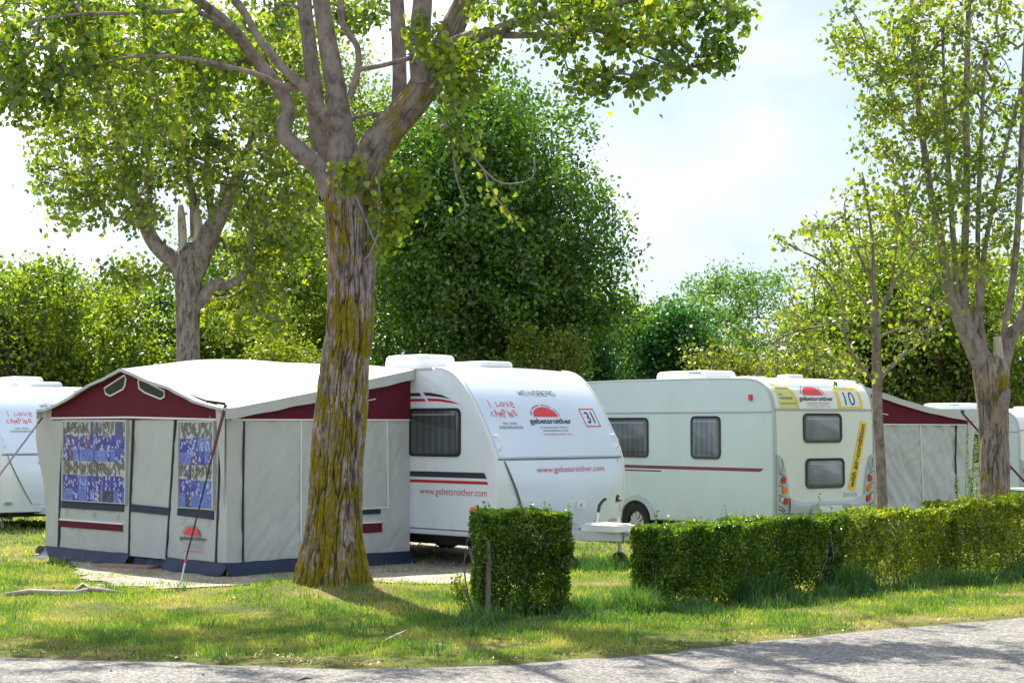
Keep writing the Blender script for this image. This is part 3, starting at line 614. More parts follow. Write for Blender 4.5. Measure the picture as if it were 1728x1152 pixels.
# ---------------------------------------------------------------- background trees
def bg_tree(name, label, px, Y, w, top, base_z, lm, lobes, natt, kleaf, lsize, trunk_w=.4, group='trees behind the camping ground', lean=0, bottom=None):
    g = gz(0, Y); c = at(px, 700, Y); top_z = at(px, top, Y).z; bz = base_z if bottom is None else bottom
    t = thing(name, label, 'tree', (c.x, Y, g), group=group)
    mb = MB(); hh = top_z-g; skel = []
    pts = [Vector((lean*k*.1+.12*math.sin(k*1.7), .1*math.cos(k*2.1), hh*.62*k/7)) for k in range(8)]; rad = [trunk_w/2*(1-.09*k) for k in range(8)]
    mb.tube(pts, rad, 9); skel += [(p, .1) for p in pts[2:]]
    for k in range(6):
        a = k*1.05+random.random(); b = pts[2+k % 4]; L = w*.33
        e = b+Vector((math.cos(a)*L, math.sin(a)*L, hh*.22)); mid = (b+e)/2+Vector((0, 0, hh*.03)); mb.tube([b, mid, e], [trunk_w*.22, trunk_w*.15, trunk_w*.07], 6); skel += [(mid, .06), (e, .04)]
    mb.build('trunk', M['bark_bg'], t, smooth=180)
    A = []; cz = (bz-g+hh)/2; rz = (hh-(bz-g))/2
    LB = []
    for k in range(lobes):
        th = random.uniform(0, 6.28); u = random.uniform(-1, 1); q = math.sqrt(1-u*u)
        LB.append((Vector((math.cos(th)*q*w*.30, math.sin(th)*q*w*.30, cz+u*rz*.66)), random.uniform(.34, .5)))
    LB.append((Vector((0, 0, cz)), .8))
    for _ in range(natt):
        cc, rr = random.choice(LB); v = Vector((random.gauss(0, 1), random.gauss(0, 1), random.gauss(0, 1))).normalized()*(random.random()**.28)
        p = cc+Vector((v.x*w*.5*rr, v.y*w*.5*rr, v.z*rz*rr))
        A.append(tuple(p))
    pos, ch, cnt, fix = grow(skel, A, .8, .08, .3)
    twig_mesh('branches', pos, ch, cnt, fix, M['bark_bg'], t, .012, .45, n=3)
    leaves('leaves', clusters(ch, pos, kleaf, lsize*2.2, .8, .3), lsize, lm, t, .3, 4, .5)
    return t
bg_tree('maple_tree', 'huge dense dark green tree rising behind the left caravan', 813, 50, 8.0, 112, 1.4, M['leaf_mid'], 30, 1500, 66, .14, .8, group=None)
bg = [
 ('bushy_tree', 'bright green bushy tree at the far left edge', 15, 46, 4.6, 385, .3, M['leaf_bright'], 7, 230, 36, .16),
 ('bushy_tree', 'green tree behind the far left caravan roof', 105, 49, 4.4, 425, .3, M['leaf_bright'], 7, 220, 36, .16),
 ('bushy_tree', 'dense green tree filling the gap left of the sawn poplar', 205, 52, 4.8, 430, .3, M['leaf_bright'], 7, 230, 34, .16),
 ('bushy_tree', 'darker tree directly behind the sawn poplar trunk', 330, 55, 6, 380, .3, M['leaf_dark'], 8, 260, 34, .17),
 ('yellow_green_bush', 'yellow green bush above the awning roof left of the mossy trunk', 492, 44, 2.6, 520, .3, M['leaf_yellow'], 5, 110, 34, .13),
 ('bushy_tree', 'olive lit tree behind the awning roof, left of the mossy trunk', 450, 53, 5.5, 300, .3, M['leaf_bright'], 9, 280, 34, .17),
 ('bushy_tree', 'light green tree seen between the upper limbs of the mossy poplar', 590, 62, 6.5, 30, 2, M['leaf_bright'], 12, 420, 32, .19),
 ('olive_tree', 'small olive toned tree right of the huge dark tree', 935, 46, 2.3, 545, .3, M['leaf_olive'], 4, 90, 34, .12),
 ('bushy_tree', 'small green tree above the left caravan front', 890, 47, 2.4, 560, .3, M['leaf_bright'], 4, 80, 34, .12),
 ('ash_tree', 'mid green tree at the skyline dip between the caravans', 1030, 62, 5.2, 478, .3, M['leaf_bright'], 6, 190, 32, .16),
 ('ash_tree', 'dark conical tree low behind the gap between the caravans', 1010, 56, 2.4, 540, .3, M['leaf_deep'], 5, 110, 32, .14),
 ('willow_tree', 'pale grey green round tree on the skyline', 1180, 72, 11.0, 438, .3, M['leaf_willow'], 11, 430, 36, .17),
 ('willow_tree', 'pale green smaller tree before the round skyline tree', 1095, 66, 5.4, 512, .3, M['leaf_willow'], 5, 170, 34, .15),
 ('laurel_tree', 'deep glossy green rounded tree above the roof air unit', 1145, 50, 2.7, 525, 1.2, M['leaf_deep'], 6, 130, 38, .16),
 ('olive_tree', 'yellowish olive tree behind the right caravan', 1290, 45, 5.6, 470, .3, M['leaf_olive'], 8, 190, 26, .13),
 ('bushy_tree', 'olive green tree behind the rear end of the right caravan', 1205, 44, 3.0, 552, .3, M['leaf_olive'], 4, 90, 30, .12),
 ('bushy_tree', 'broad green tree behind the slim young tree', 1440, 54, 6.6, 385, .3, M['leaf_bright'], 10, 420, 34, .16),
 ('bushy_tree', 'green tree behind the right awning', 1590, 52, 5.6, 400, .3, M['leaf_bright'], 9, 340, 34, .16),
 ('bushy_tree', 'green tree at the right edge behind the pollarded trunk', 1740, 54, 6.5, 380, .3, M['leaf_dark'], 9, 340, 34, .17),
 ('bushy_tree', 'low dark green tree under the broad crown at the right', 1530, 55, 3.9, 500, .3, M['leaf_dark'], 6, 190, 34, .15),
 ('bushy_tree', 'shrubby tree low behind the roof of the right caravan', 1385, 53, 3.2, 540, .3, M['leaf_dark'], 5, 150, 34, .14),
]
for q in bg: q = list(q); q[9] = int(q[9]*1.5); q[5] += 2; q[4] *= 1.04; q[10] = int(q[10]*1.75); q[11] *= .82; bg_tree(*q)
# the thicket that closes the view under the crowns
P = []
n = 52000; x = RNG.uniform(-26, 26, n); y = RNG.uniform(58, 66, n); top = np.array([2.4+1.0*noise.noise(Vector((a*.35, 0, 0)))+.7*noise.noise(Vector((a*1.1, b*.4, 3))) for a, b in zip(x, y)])+.9
z = RNG.uniform(-.4, 1, n)**1*top; z = np.abs(z)
tag(leaves('thicket', np.column_stack([x, y, z]), .26, M['leaf_dark'], None, .2, 4, .5), kind='stuff', label='far undergrowth closing the view under the tree crowns', cat='thicket')

# ---------------------------------------------------------------- hedges
def hedge(label, A, D, L, T, Hh, n, lm, stems, group='clipped hedges along the road', sprouts=6, low=.12, gaps=0.0, rag=.8):
    t = thing('hedge', label, 'hedge', tuple(A), math.atan2(D.y, D.x), group)
    areas = [L*Hh*1.1, L*Hh*.5, L*T*1.3, T*Hh, T*Hh]; tot = sum(areas); P = []; seed = random.uniform(0, 90)
    for fi, ar in enumerate(areas):
        m = int(n*.85*ar/tot); a = RNG.uniform(0, 1, m); b = RNG.uniform(0, 1, m)**.85; dpt = RNG.exponential(.035, m)
        if fi == 0: q = np.column_stack([a*L, dpt, b*Hh])
        elif fi == 1: q = np.column_stack([a*L, T-dpt, b*Hh])
        elif fi == 2: q = np.column_stack([a*L, RNG.uniform(0, 1, m)*T, Hh-dpt*.7])
        elif fi == 3: q = np.column_stack([dpt, a*T, b*Hh])
        else: q = np.column_stack([L-dpt, a*T, b*Hh])
        P.append(q)
    m = int(n*.15); P.append(np.column_stack([RNG.uniform(0, L, m), RNG.uniform(.03, T-.03, m), RNG.uniform(.1, Hh, m)]))
    P = np.concatenate(P); keep = []
    for i, p in enumerate(P):
        q = Vector((p[0]*3+seed, p[1]*3, p[2]*3)); v = noise.noise(q); v2 = noise.noise(q*2.7)
        lower = min(1, p[2]/.45)
        nrm = np.array([0, 0, 0.]); 
        if p[1] < .12: nrm[1] = -1
        if p[2] > Hh-.1: nrm[2] = 1
        if p[0] < .1: nrm[0] = -1
        if p[0] > L-.1: nrm[0] = 1
        P[i] += nrm*(v*.10+v2*.045-.015)*rag
        if p[1] < T*.5: P[i][1] += (1-lower)*.05
        hole = noise.noise(Vector((p[0]*5+seed, p[1]*5, p[2]*5+9)))
        keep.append(p[2] > low*random.uniform(.1, 1.4) and random.random() < (.6+.4*lower) and not (hole < -.25+gaps*(1.2-p[2]/Hh) and random.random() < .75))
    P = P[np.array(keep)]
    mb = MB()
    for k in range(stems):
        x = (k+.5)/stems*L+random.uniform(-.05, .05); y = random.uniform(.08, T-.05); p = Vector((x, y, -.02)); pts = [p]; r = random.uniform(.006, .013)
        for j in range(5): p = p+Vector((random.gauss(0, .025), random.gauss(0, .02), Hh/5.6)); pts.append(p)
        mb.tube(pts, [r*(1-.15*j) for j in range(6)], 5)
        for j in range(4):
            b = pts[1+j % 4]; e = b+Vector((random.gauss(0, .13), random.gauss(0, .08), random.uniform(.08, .2))); e.y = min(max(e.y, .02), T-.02); mb.tube([b, (b+e)/2+Vector((0, 0, .02)), e], [r*.5, r*.4, r*.25], 4)
    for k in range(sprouts):
        x = random.uniform(.02, L-.02); y = random.uniform(0, T); h = random.uniform(.03, .09); b = Vector((x, y, Hh-.02)); e = b+Vector((random.gauss(0, .02), random.gauss(0, .02), h+.02)); mb.tube([b, e], [.002, .001], 3)
        P = np.concatenate([P, np.array(b)+(np.array(e)-np.array(b))*RNG.uniform(0, 1, (10, 1))+RNG.normal(0, .008, (10, 3))])
    mb.build('stems', M['bark_thin'], t, smooth=180)
    leaves('foliage', P, .033, lm, t, -.5, 4, .4)
    return t
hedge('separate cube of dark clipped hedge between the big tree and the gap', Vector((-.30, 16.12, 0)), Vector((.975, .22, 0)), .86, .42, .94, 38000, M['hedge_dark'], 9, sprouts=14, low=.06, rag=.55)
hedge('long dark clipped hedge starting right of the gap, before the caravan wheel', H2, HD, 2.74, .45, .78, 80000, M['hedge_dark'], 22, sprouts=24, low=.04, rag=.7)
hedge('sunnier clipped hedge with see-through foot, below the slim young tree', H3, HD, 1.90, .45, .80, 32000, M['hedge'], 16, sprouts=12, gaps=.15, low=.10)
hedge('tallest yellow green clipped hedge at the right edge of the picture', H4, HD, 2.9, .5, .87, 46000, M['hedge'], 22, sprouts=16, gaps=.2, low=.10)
M['greywood'] = mat('grey_weathered_post', (.17, .145, .12), .9, .3, 12, bump=.6, bs=20, stretch=(1, 1, .2))
po = thing('wooden_post', 'grey wooden post standing at the edge of the dark hedge cube', 'post', (-.22, 16.17, 0))
m = MB(); m.tube([(0, 0, -.05), (.005, 0, .4), (0, 0, .70)], [.030, .027, .024], 10); m.build('post', M['greywood'], po)
# side shoot low at the left of the hedge cube
sh = thing('hedge_shoot', 'leafy low shoot sticking out left of the dark hedge cube', 'shrub', (-.36, 16.42, 0))
mb = MB(); pp = []
for k in range(7):
    e = Vector((-.14+random.gauss(0, .04), random.gauss(0, .06), .3+random.gauss(0, .07))); mb.tube([(0.02, 0, 0), (e.x*.35, e.y*.5, e.z*.6), tuple(e)], [.005, .004, .002], 4); pp += [np.array(e)*(.5+.5*RNG.uniform(0, 1, (40, 1)))+RNG.normal(0, .03, (40, 3))]
mb.build('stems', M['bark_thin'], sh); leaves('foliage', np.concatenate(pp), .032, M['hedge'], sh, -.3, 4, .4)

# ---------------------------------------------------------------- tall weeds
def weed(label, x, y, h, n, lean, dense=1.0, grp='tall weeds growing out of the hedge'):
    t = thing('tall_weed', label, 'weed', (x, y, 0), group=grp); mb = MB(); P = []
    for k in range(n):
        a = random.uniform(0, 6.28); b = Vector((math.cos(a)*.05*n*.3, math.sin(a)*.05*n*.3, 0)); hh = h*random.uniform(.85, 1); top = b+Vector((lean*hh+random.gauss(0, .04), random.gauss(0, .04), hh)); mid = (b+top)/2+Vector((random.gauss(0, .02), 0, 0))
        mb.tube([b, mid, top], [.004, .003, .0015], 4); m = int(60*dense)
        tt = RNG.uniform(.3, 1, m)[:, None]; q = np.array(b)+(np.array(top)-np.array(b))*tt; P.append(q+RNG.normal(0, 1, (m, 3))*np.array([.028, .028, .012])*(1.25-tt))
    mb.build('stem', M['weed'], t); leaves('leaves', np.concatenate(P), .035, M['weed'], t, -.6, 4, .2)
def on_hedge(px, back=.3):
    # where the view ray through px crosses the hedge line
    k = (px-864)/F; A = H2+HB*back; tt = (k*A.y-A.x)/(HD.x-k*HD.y); return A.x+HD.x*tt, A.y+HD.y*tt
for px, py, n, de, lb in [(1375, 808, 1, 1.4, 'tallest feathery weed, in front of the lower rear caravan window'), (1110, 852, 1, .9, 'leafy weed tip beside the caravan wheel'), (1168, 858, 1, .7, 'short weed above the dark hedge, right of the wheel'), (1215, 846, 3, .1, 'thin bare weed stalks before the caravan side, left group'), (1245, 838, 2, .1, 'thin bare weed stalks before the caravan side, right group'), (1440, 862, 2, .4, 'short weeds left of the slim young tree'), (1522, 842, 2, .3, 'thin weeds just right of the slim young trunk'), (1560, 850, 3, .3, 'thin weeds above the hedge before the right awning')]:
    x, y = on_hedge(px); weed(lb, x, y, at(px, py, y).z, n, .03, de)
weed('bushy leafy weeds between the right awning and the pollarded trunk', 6.85, 26.6, 1.75, 6, .05, 1.5, grp=None)
weed('leafy weeds at the left foot of the pollarded trunk', 6.45, 25.4, 1.15, 5, .03, 1.3, grp=None)

# ---------------------------------------------------------------- lettering
def glyphs(body, bold=0.0, spacing=1.0, res=4):
    cu = bpy.data.curves.new('txt', 'FONT'); cu.body = body; cu.offset = bold; cu.space_character = spacing; cu.resolution_u = res
    o = bpy.data.objects.new('txt', cu); me = bpy.data.meshes.new_from_object(o)
    v = [(p.co.x, p.co.y) for p in me.vertices]; f = [tuple(p.vertices) for p in me.polygons]
    bpy.data.objects.remove(o); bpy.data.curves.remove(cu); bpy.data.meshes.remove(me); return v, f
def cut2d(vs, fs, sa=.06, sb=.03):
    bm = bmesh.new(); bv = [bm.verts.new((x, y, 0)) for x, y in vs]
    for f in fs:
        try: bm.faces.new([bv[i] for i in f])
        except ValueError: pass
    for ax, st in ((0, sa), (1, sb)):
        c = [v.co[ax] for v in bm.verts]; k = math.floor(min(c)/st)+1
        while k*st < max(c):
            co = Vector((0, 0, 0)); co[ax] = k*st; no = Vector((0, 0, 0)); no[ax] = 1
            bmesh.ops.bisect_plane(bm, geom=bm.verts[:]+bm.edges[:]+bm.faces[:], plane_co=co, plane_no=no); k += 1
    bm.verts.index_update(); v = [(p.co.x, p.co.y) for p in bm.verts]; f = [tuple(p.index for p in q.verts) for q in bm.faces]; bm.free(); return v, f
def flat(mb, B, pts, d=.003):
    v, f = cut2d(pts, [tuple(range(len(pts)))]); mb.add([B(x, y, d) for x, y in v], f)
def put_text(mb, B, body, a0, a1, b0, b1, bold=0.0, shear=0.0, caps=True, spacing=1.0, d=.004, rot=0.0, res=4):
    """fits text between a0..a1 with baseline b0 and cap height up to b1"""
    v, f = glyphs(body, bold, spacing, res); x0 = min(p[0] for p in v); x1 = max(p[0] for p in v); ch = .69
    sx = (a1-a0)/(x1-x0); sy = (b1-b0)/ch; c, s = math.cos(rot), math.sin(rot); vs = []
    for x, y in v:
        x = (x-x0)*sx+shear*y*sy; y = y*sy; vs.append((a0+x*c-y*s, b0+x*s+y*c))
    vs, f = cut2d(vs, f); mb.add([B(x, y, d) for x, y in vs], f)
def stroke(mb, B, pts, w, d=.004):
    for (x0, y0), (x1, y1) in zip(pts, pts[1:]):
        L = math.hypot(x1-x0, y1-y0)+1e-9; nx_, ny_ = -(y1-y0)/L*w/2, (x1-x0)/L*w/2; ex, ey = (x1-x0)/L*w*.3, (y1-y0)/L*w*.3
        mb.add([B(x0-ex+nx_, y0-ey+ny_, d), B(x0-ex-nx_, y0-ey-ny_, d), B(x1+ex-nx_, y1+ey-ny_, d), B(x1+ex+nx_, y1+ey+ny_, d)], [(0, 1, 2, 3)]); d += .00015
HAND = {'i': [[(.3, 0), (.25, .7)], [(.1, .95), (.35, .98)]], 'L': [[(.15, .9), (.1, .3), (.3, .25), (.9, .45)]], 'o': [[(.5, .1), (.15, .2), (.1, .6), (.5, .7), (.75, .45), (.5, .1)]],
 'v': [[(.05, .8), (.4, .1), (.75, .85)]], 'e': [[(.1, .45), (.75, .6), (.6, .9), (.2, .8), (.15, .3), (.5, .1), (.85, .25)]], 'C': [[(.8, .7), (.3, .75), (.1, .4), (.4, .1), (.8, .2)]],
 'A': [[(.05, -.1), (.45, 1), (.85, 0)], [(.2, .35), (.75, .4)]], 'M': [[(.05, 0), (.2, .95), (.5, .35), (.8, 1), (.95, 0)]], 'P': [[(.2, -.15), (.15, 1.1), (.7, 1.0), (.75, .6), (.2, .5)]],
 'I': [[(.3, 0), (.35, .8)], [(.2, 1.05), (.45, 1.05)]], 'N': [[(.1, 0), (.15, .9), (.7, .05), (.75, .95)]], 'G': [[(.85, .75), (.4, .95), (.1, .5), (.35, .05), (.8, .1), (.85, .5), (.5, .5)]],
 # angular technical capitals
 'w': [[(0, 1), (.22, 0), (.5, .8), (.72, 0), (1, 1)]], '1': [[(1, 0), (.1, 0), (0, .15), (0, .85), (.1, 1), (1, 1)], [(0, .5), (.9, .5)]], '2': [[(.1, 0), (.1, 1)]], '3': [[(0, 0), (0, 1), (.9, 0), (.9, 1)]],
 '4': [[(1, 1), (.1, 1), (0, .9), (0, .55), (.1, .5), (.9, .5), (1, .4), (1, .1), (.9, 0), (0, 0)]], '5': [[(0, 0), (0, 1), (.85, 1), (.95, .85), (.95, .6), (.85, .5), (0, .5)], [(.85, .5), (1, .35), (1, .12), (.9, 0), (0, 0)]],
 '6': [[(0, 0), (0, 1), (.9, 1), (1, .85), (1, .6), (.9, .5), (0, .5)], [(.55, .5), (1, 0)]], '7': [[(1, 1), (.1, 1), (0, .85), (0, .15), (.1, 0), (1, 0), (1, .5), (.55, .5)]]}
def hand_text(mb, B, s, a, b, w, h, step, lw, wav=.0, shear=0):
    for k, chh in enumerate(s):
        if chh in HAND:
            dy = wav*math.sin(k*2.3)
            for st in HAND[chh]: stroke(mb, B, [(a+x*w+shear*y*h, b+dy+y*h) for x, y in st], lw)
        a += step*(.55 if chh in 'iI2' else 1)
def dashes(mb, B, a0, a1, b, h, seed=1, fill=.75):
    r = random.Random(seed); a = a0
    while a < a1:
        w = r.uniform(.35, .8)*h
        if r.random() < fill:
            mb.add([B(a, b, .0035), B(a+w, b, .0035), B(a+w, b+h*r.uniform(.75, 1), .0035), B(a, b+h, .0035)], [(0, 1, 2, 3)])
        a += w+.25*h
def dome(mb, B, cx, b, rx, h, n=18, skew=0.0):
    pts = [(cx+rx*math.cos(math.pi*k/n)+skew*math.sin(math.pi*k/n), b+h*math.sin(math.pi*k/n)) for k in range(n+1)]
    flat(mb, B, pts, .005)
def company_logo(parent, B, a0, a1, b, nh=.085, dh=.165, red='sun_red', sp=.6):
    """red rising dome over the bold name, small print below"""
    W = a1-a0; cx = a0+W*.44; y0 = b+W*nh*1.32
    m = MB(); dome(m, B, cx, y0, W*.29, W*dh); m.build('logo_emblem', M[red], parent, smooth=0)
    m = MB(); put_text(m, B, 'gebetsroither', a0, a1, b, b+W*nh, bold=.022, d=.005)
    for k in range(21):      # fine lettering set round the dome
        t = math.pi*(.05+.9*k/20)
        if k % 6 == 5: continue
        c, q = math.cos(t), math.sin(t); c2, q2 = math.cos(t-.085), math.sin(t-.085)
        m.add([B(cx+W*u*cc, y0+W*(dh*v)*ss, .005) for u, v, cc, ss in ((.325, 1.13, c, q), (.325, 1.13, c2, q2), (.352, 1.24, c2, q2), (.352, 1.24, c, q))], [(0, 1, 2, 3)])
    m.build('lettering', M['decal_black'], parent, smooth=0)
    m = MB(); dashes(m, B, a0+W*.18, a1-W*.14, b-W*.13*sp, W*.045*sp, 3, .95); dashes(m, B, a0+W*.22, a1-W*.18, b-W*.22*sp, W*.045*sp, 5, .95)
    m.build('small_print', M['decal_grey'], parent, smooth=0)
    m = MB(); put_text(m, B, 'www.gebetsroither.com', a0+W*.18, a1-W*.12, b-W*.32*sp, b-W*.265*sp, d=.005); m.build('lettering', M['decal_pinkred'], parent, smooth=0)

# ---------------------------------------------------------------- caravans
E1 = (.701, -.713); RZ = math.atan2(-.713, .701)
class Body:
    def __init__(s, prof, W, bulge):
        s.W = W; s.bulge = bulge
        s.p = [tuple(q[:2]) for q in catmull([(a, b, 0) for a, b in prof], .09)]
    def xz(s, z):
        b = s.p
        for (x0, z0), (x1, z1) in zip(b, b[1:]):
            if z0 <= z <= z1: return x0+(x1-x0)*(z-z0)/(z1-z0+1e-9), ((z1-z0), -(x1-x0))
        return b[-1][0], (1, 0)
    def front(s, y, z, d):
        x, n = s.xz(z); L = math.hypot(*n); return Vector((x+s.bulge*(1-(2*y/s.W-1)**2)+d*n[0]/L, y, z+d*n[1]/L))
    def shell(s, rear):
        loop = s.p+[tuple(q) for q in rear]; n = len(loop); N = []
        for i in range(n):
            a, b = loop[i-1], loop[(i+1) % n]; dx, dz = b[0]-a[0], b[1]-a[1]; L = math.hypot(dx, dz); N.append((dz/L, -dx/L))
        st = [(0, .035), (.006, .016), (.02, .004), (.045, 0)]+[(s.W*t, 0) for t in (.12, .25, .4, .5, .6, .75, .88)]; st += [(s.W-a, b) for a, b in ((.045, 0), (.02, .004), (.006, .016), (0, .035))]
        V = []
        for y, ins in st:
            for i, (x, z) in enumerate(loop):
                k = (1-(2*y/s.W-1)**2); fr = 1 if i < len(s.p) and z < 2.4 else 0; up = .03*k if z > 2.3 and N[i][1] > .3 else 0
                V.append((x-N[i][0]*ins+s.bulge*k*fr, y, z-N[i][1]*ins+up))
        m = MB(); f = [(a*n+i, a*n+(i+1) % n, (a+1)*n+(i+1) % n, (a+1)*n+i) for a in range(len(st)-1) for i in range(n)]
        f += [tuple(range(n)), tuple((len(st)-1)*n+i for i in range(n-1, -1, -1))]
        m.add(V, f); return m, loop
SIDE = lambda a, b, d: Vector((a, -d, b))
def window(parent, B, x0, x1, z0, z1, r=.07, rail=.03, glass='glass', bars=True):
    m = MB(); m.ring(rrect(x0, x1, z0, z1, r), rrect(x0+rail, x1-rail, z0+rail, z1-rail, r*.75), B, -.005, .022, .016); f = m.build('window', M['black'], parent)
    m = MB(); o = rrect(x0+rail-.004, x1-rail+.004, z0+rail-.004, z1-rail+.004, r*.75); ii = rrect(x0+rail+.035, x1-rail-.035, z0+rail+.035, z1-rail-.035, r*.55); n = len(o)
    m.add([B(a, b, .010) for a, b in o]+[B(a, b, .026) for a, b in ii], [(i, (i+1) % n, n+(i+1) % n, n+i) for i in range(n)]+[tuple(range(n, 2*n))]); m.build('pane', M[glass], f, smooth=20)
    if bars:
        m = MB(); m.add([B(x0+rail+.05, z1-rail-.055, .029), B(x1-rail-.05, z1-rail-.055, .029), B(x1-rail-.05, z1-rail-.042, .029), B(x0+rail+.05, z1-rail-.042, .029)], [(0, 1, 2, 3)]); m.build('top_rail', M['trim'], f, smooth=0)
def wheel(parent, x, y, r=.32, side=-1, dz=0):
    w = MB(); prof = [(.62, -.085), (.9, -.1), (.985, -.07), (1, 0), (.985, .07), (.9, .1), (.62, .085)]; n = 28
    V = [(r*a*math.cos(2*math.pi*k/n), b, r*a*math.sin(2*math.pi*k/n)) for a, b in prof for k in range(n)]
    f = [(i*n+k, i*n+(k+1) % n, (i+1)*n+(k+1) % n, (i+1)*n+k) for i in range(len(prof)-1) for k in range(n)]
    w.add(V, f); o = w.build('wheel', M['rubber'], parent); o.location = (x, y, r+dz)
    m = MB(); m.plate([(.62*r*math.cos(2*math.pi*k/20), .62*r*math.sin(2*math.pi*k/20)) for k in range(20)], lambda a, b, d: Vector((a, side*(.055+d), b)), -.02, .0)
    for k in range(10):
        a = 2*math.pi*k/10; m.bar((.15*r*math.cos(a), side*.07, .15*r*math.sin(a)), (.56*r*math.cos(a), side*.062, .56*r*math.sin(a)), .03, .02, (0, 1, 0))
    m.tube([(0, side*.05, 0), (0, side*.085, 0)], .05, 12); m.build('rim', M['chrome'], o)
def roof_unit(parent, name, x, y, z, L, W, h, matl, vents=False):
    m = MB(); rows = []
    for k, (s, hh) in enumerate([(1.0, 0), (1.0, .45), (.97, .8), (.9, .95), (.7, 1.0)]): rows.append([(x+a*s, y+b*s, z+h*hh) for a, b in rrect(-L/2, L/2, -W/2, W/2, min(L, W)*.22, 5)])
    n = len(rows[0]); V = [p for r in rows for p in r]; m.add(V, [(i*n+k, i*n+(k+1) % n, (i+1)*n+(k+1) % n, (i+1)*n+k) for i in range(4) for k in range(n)]+[tuple(4*n+k for k in range(n))])
    o = m.build(name, M[matl], parent, smooth=50)
    if vents:
        g = MB()
        for k in range(4): g.box(x+L*.18+k*.075, x+L*.18+k*.075+.05, y-W*.5-.004, y-W*.5+.012, z+h*.68, z+h*.82)
        g.build('vent_grille', M['mesh'], o)
    return o
def chassis(parent, L, W, dz=0):
    m = MB(); m.box(-L+.3, -.35, .25, .33, .24, .37); m.box(-L+.3, -.35, W-.33, W-.25, .24, .37); m.box(-L*.5-.05, -L*.5+.05, .1, W-.1, .26, .36); m.box(-.6, -.5, .15, W-.15, .27, .37); m.box(-L+.15, -.15, .06, W-.06, .355, .372)
    o = m.build('chassis', M['black'], parent); o.location.z = dz
def legs(parent, xs, W, dz=0):
    for x in xs:
        for y in (.28, W-.28):
            m = MB(); m.bar((x, y, .36), (x+.12, y, .03), .035, .035, (0, 1, 0)); m.bar((x+.07, y, .02), (x+.17, y, .02), .12, .02); m.build('corner_steady', M['chrome'], parent).location.z = dz
P31 = [(-.14, .37), (-.095, .6), (-.05, .85), (-.035, 1.05), (-.066, 1.323), (-.17, 1.557), (-.378, 1.887), (-.56, 2.14), (-.729, 2.304), (-.90, 2.405), (-1.15, 2.45), (-1.7, 2.46)]
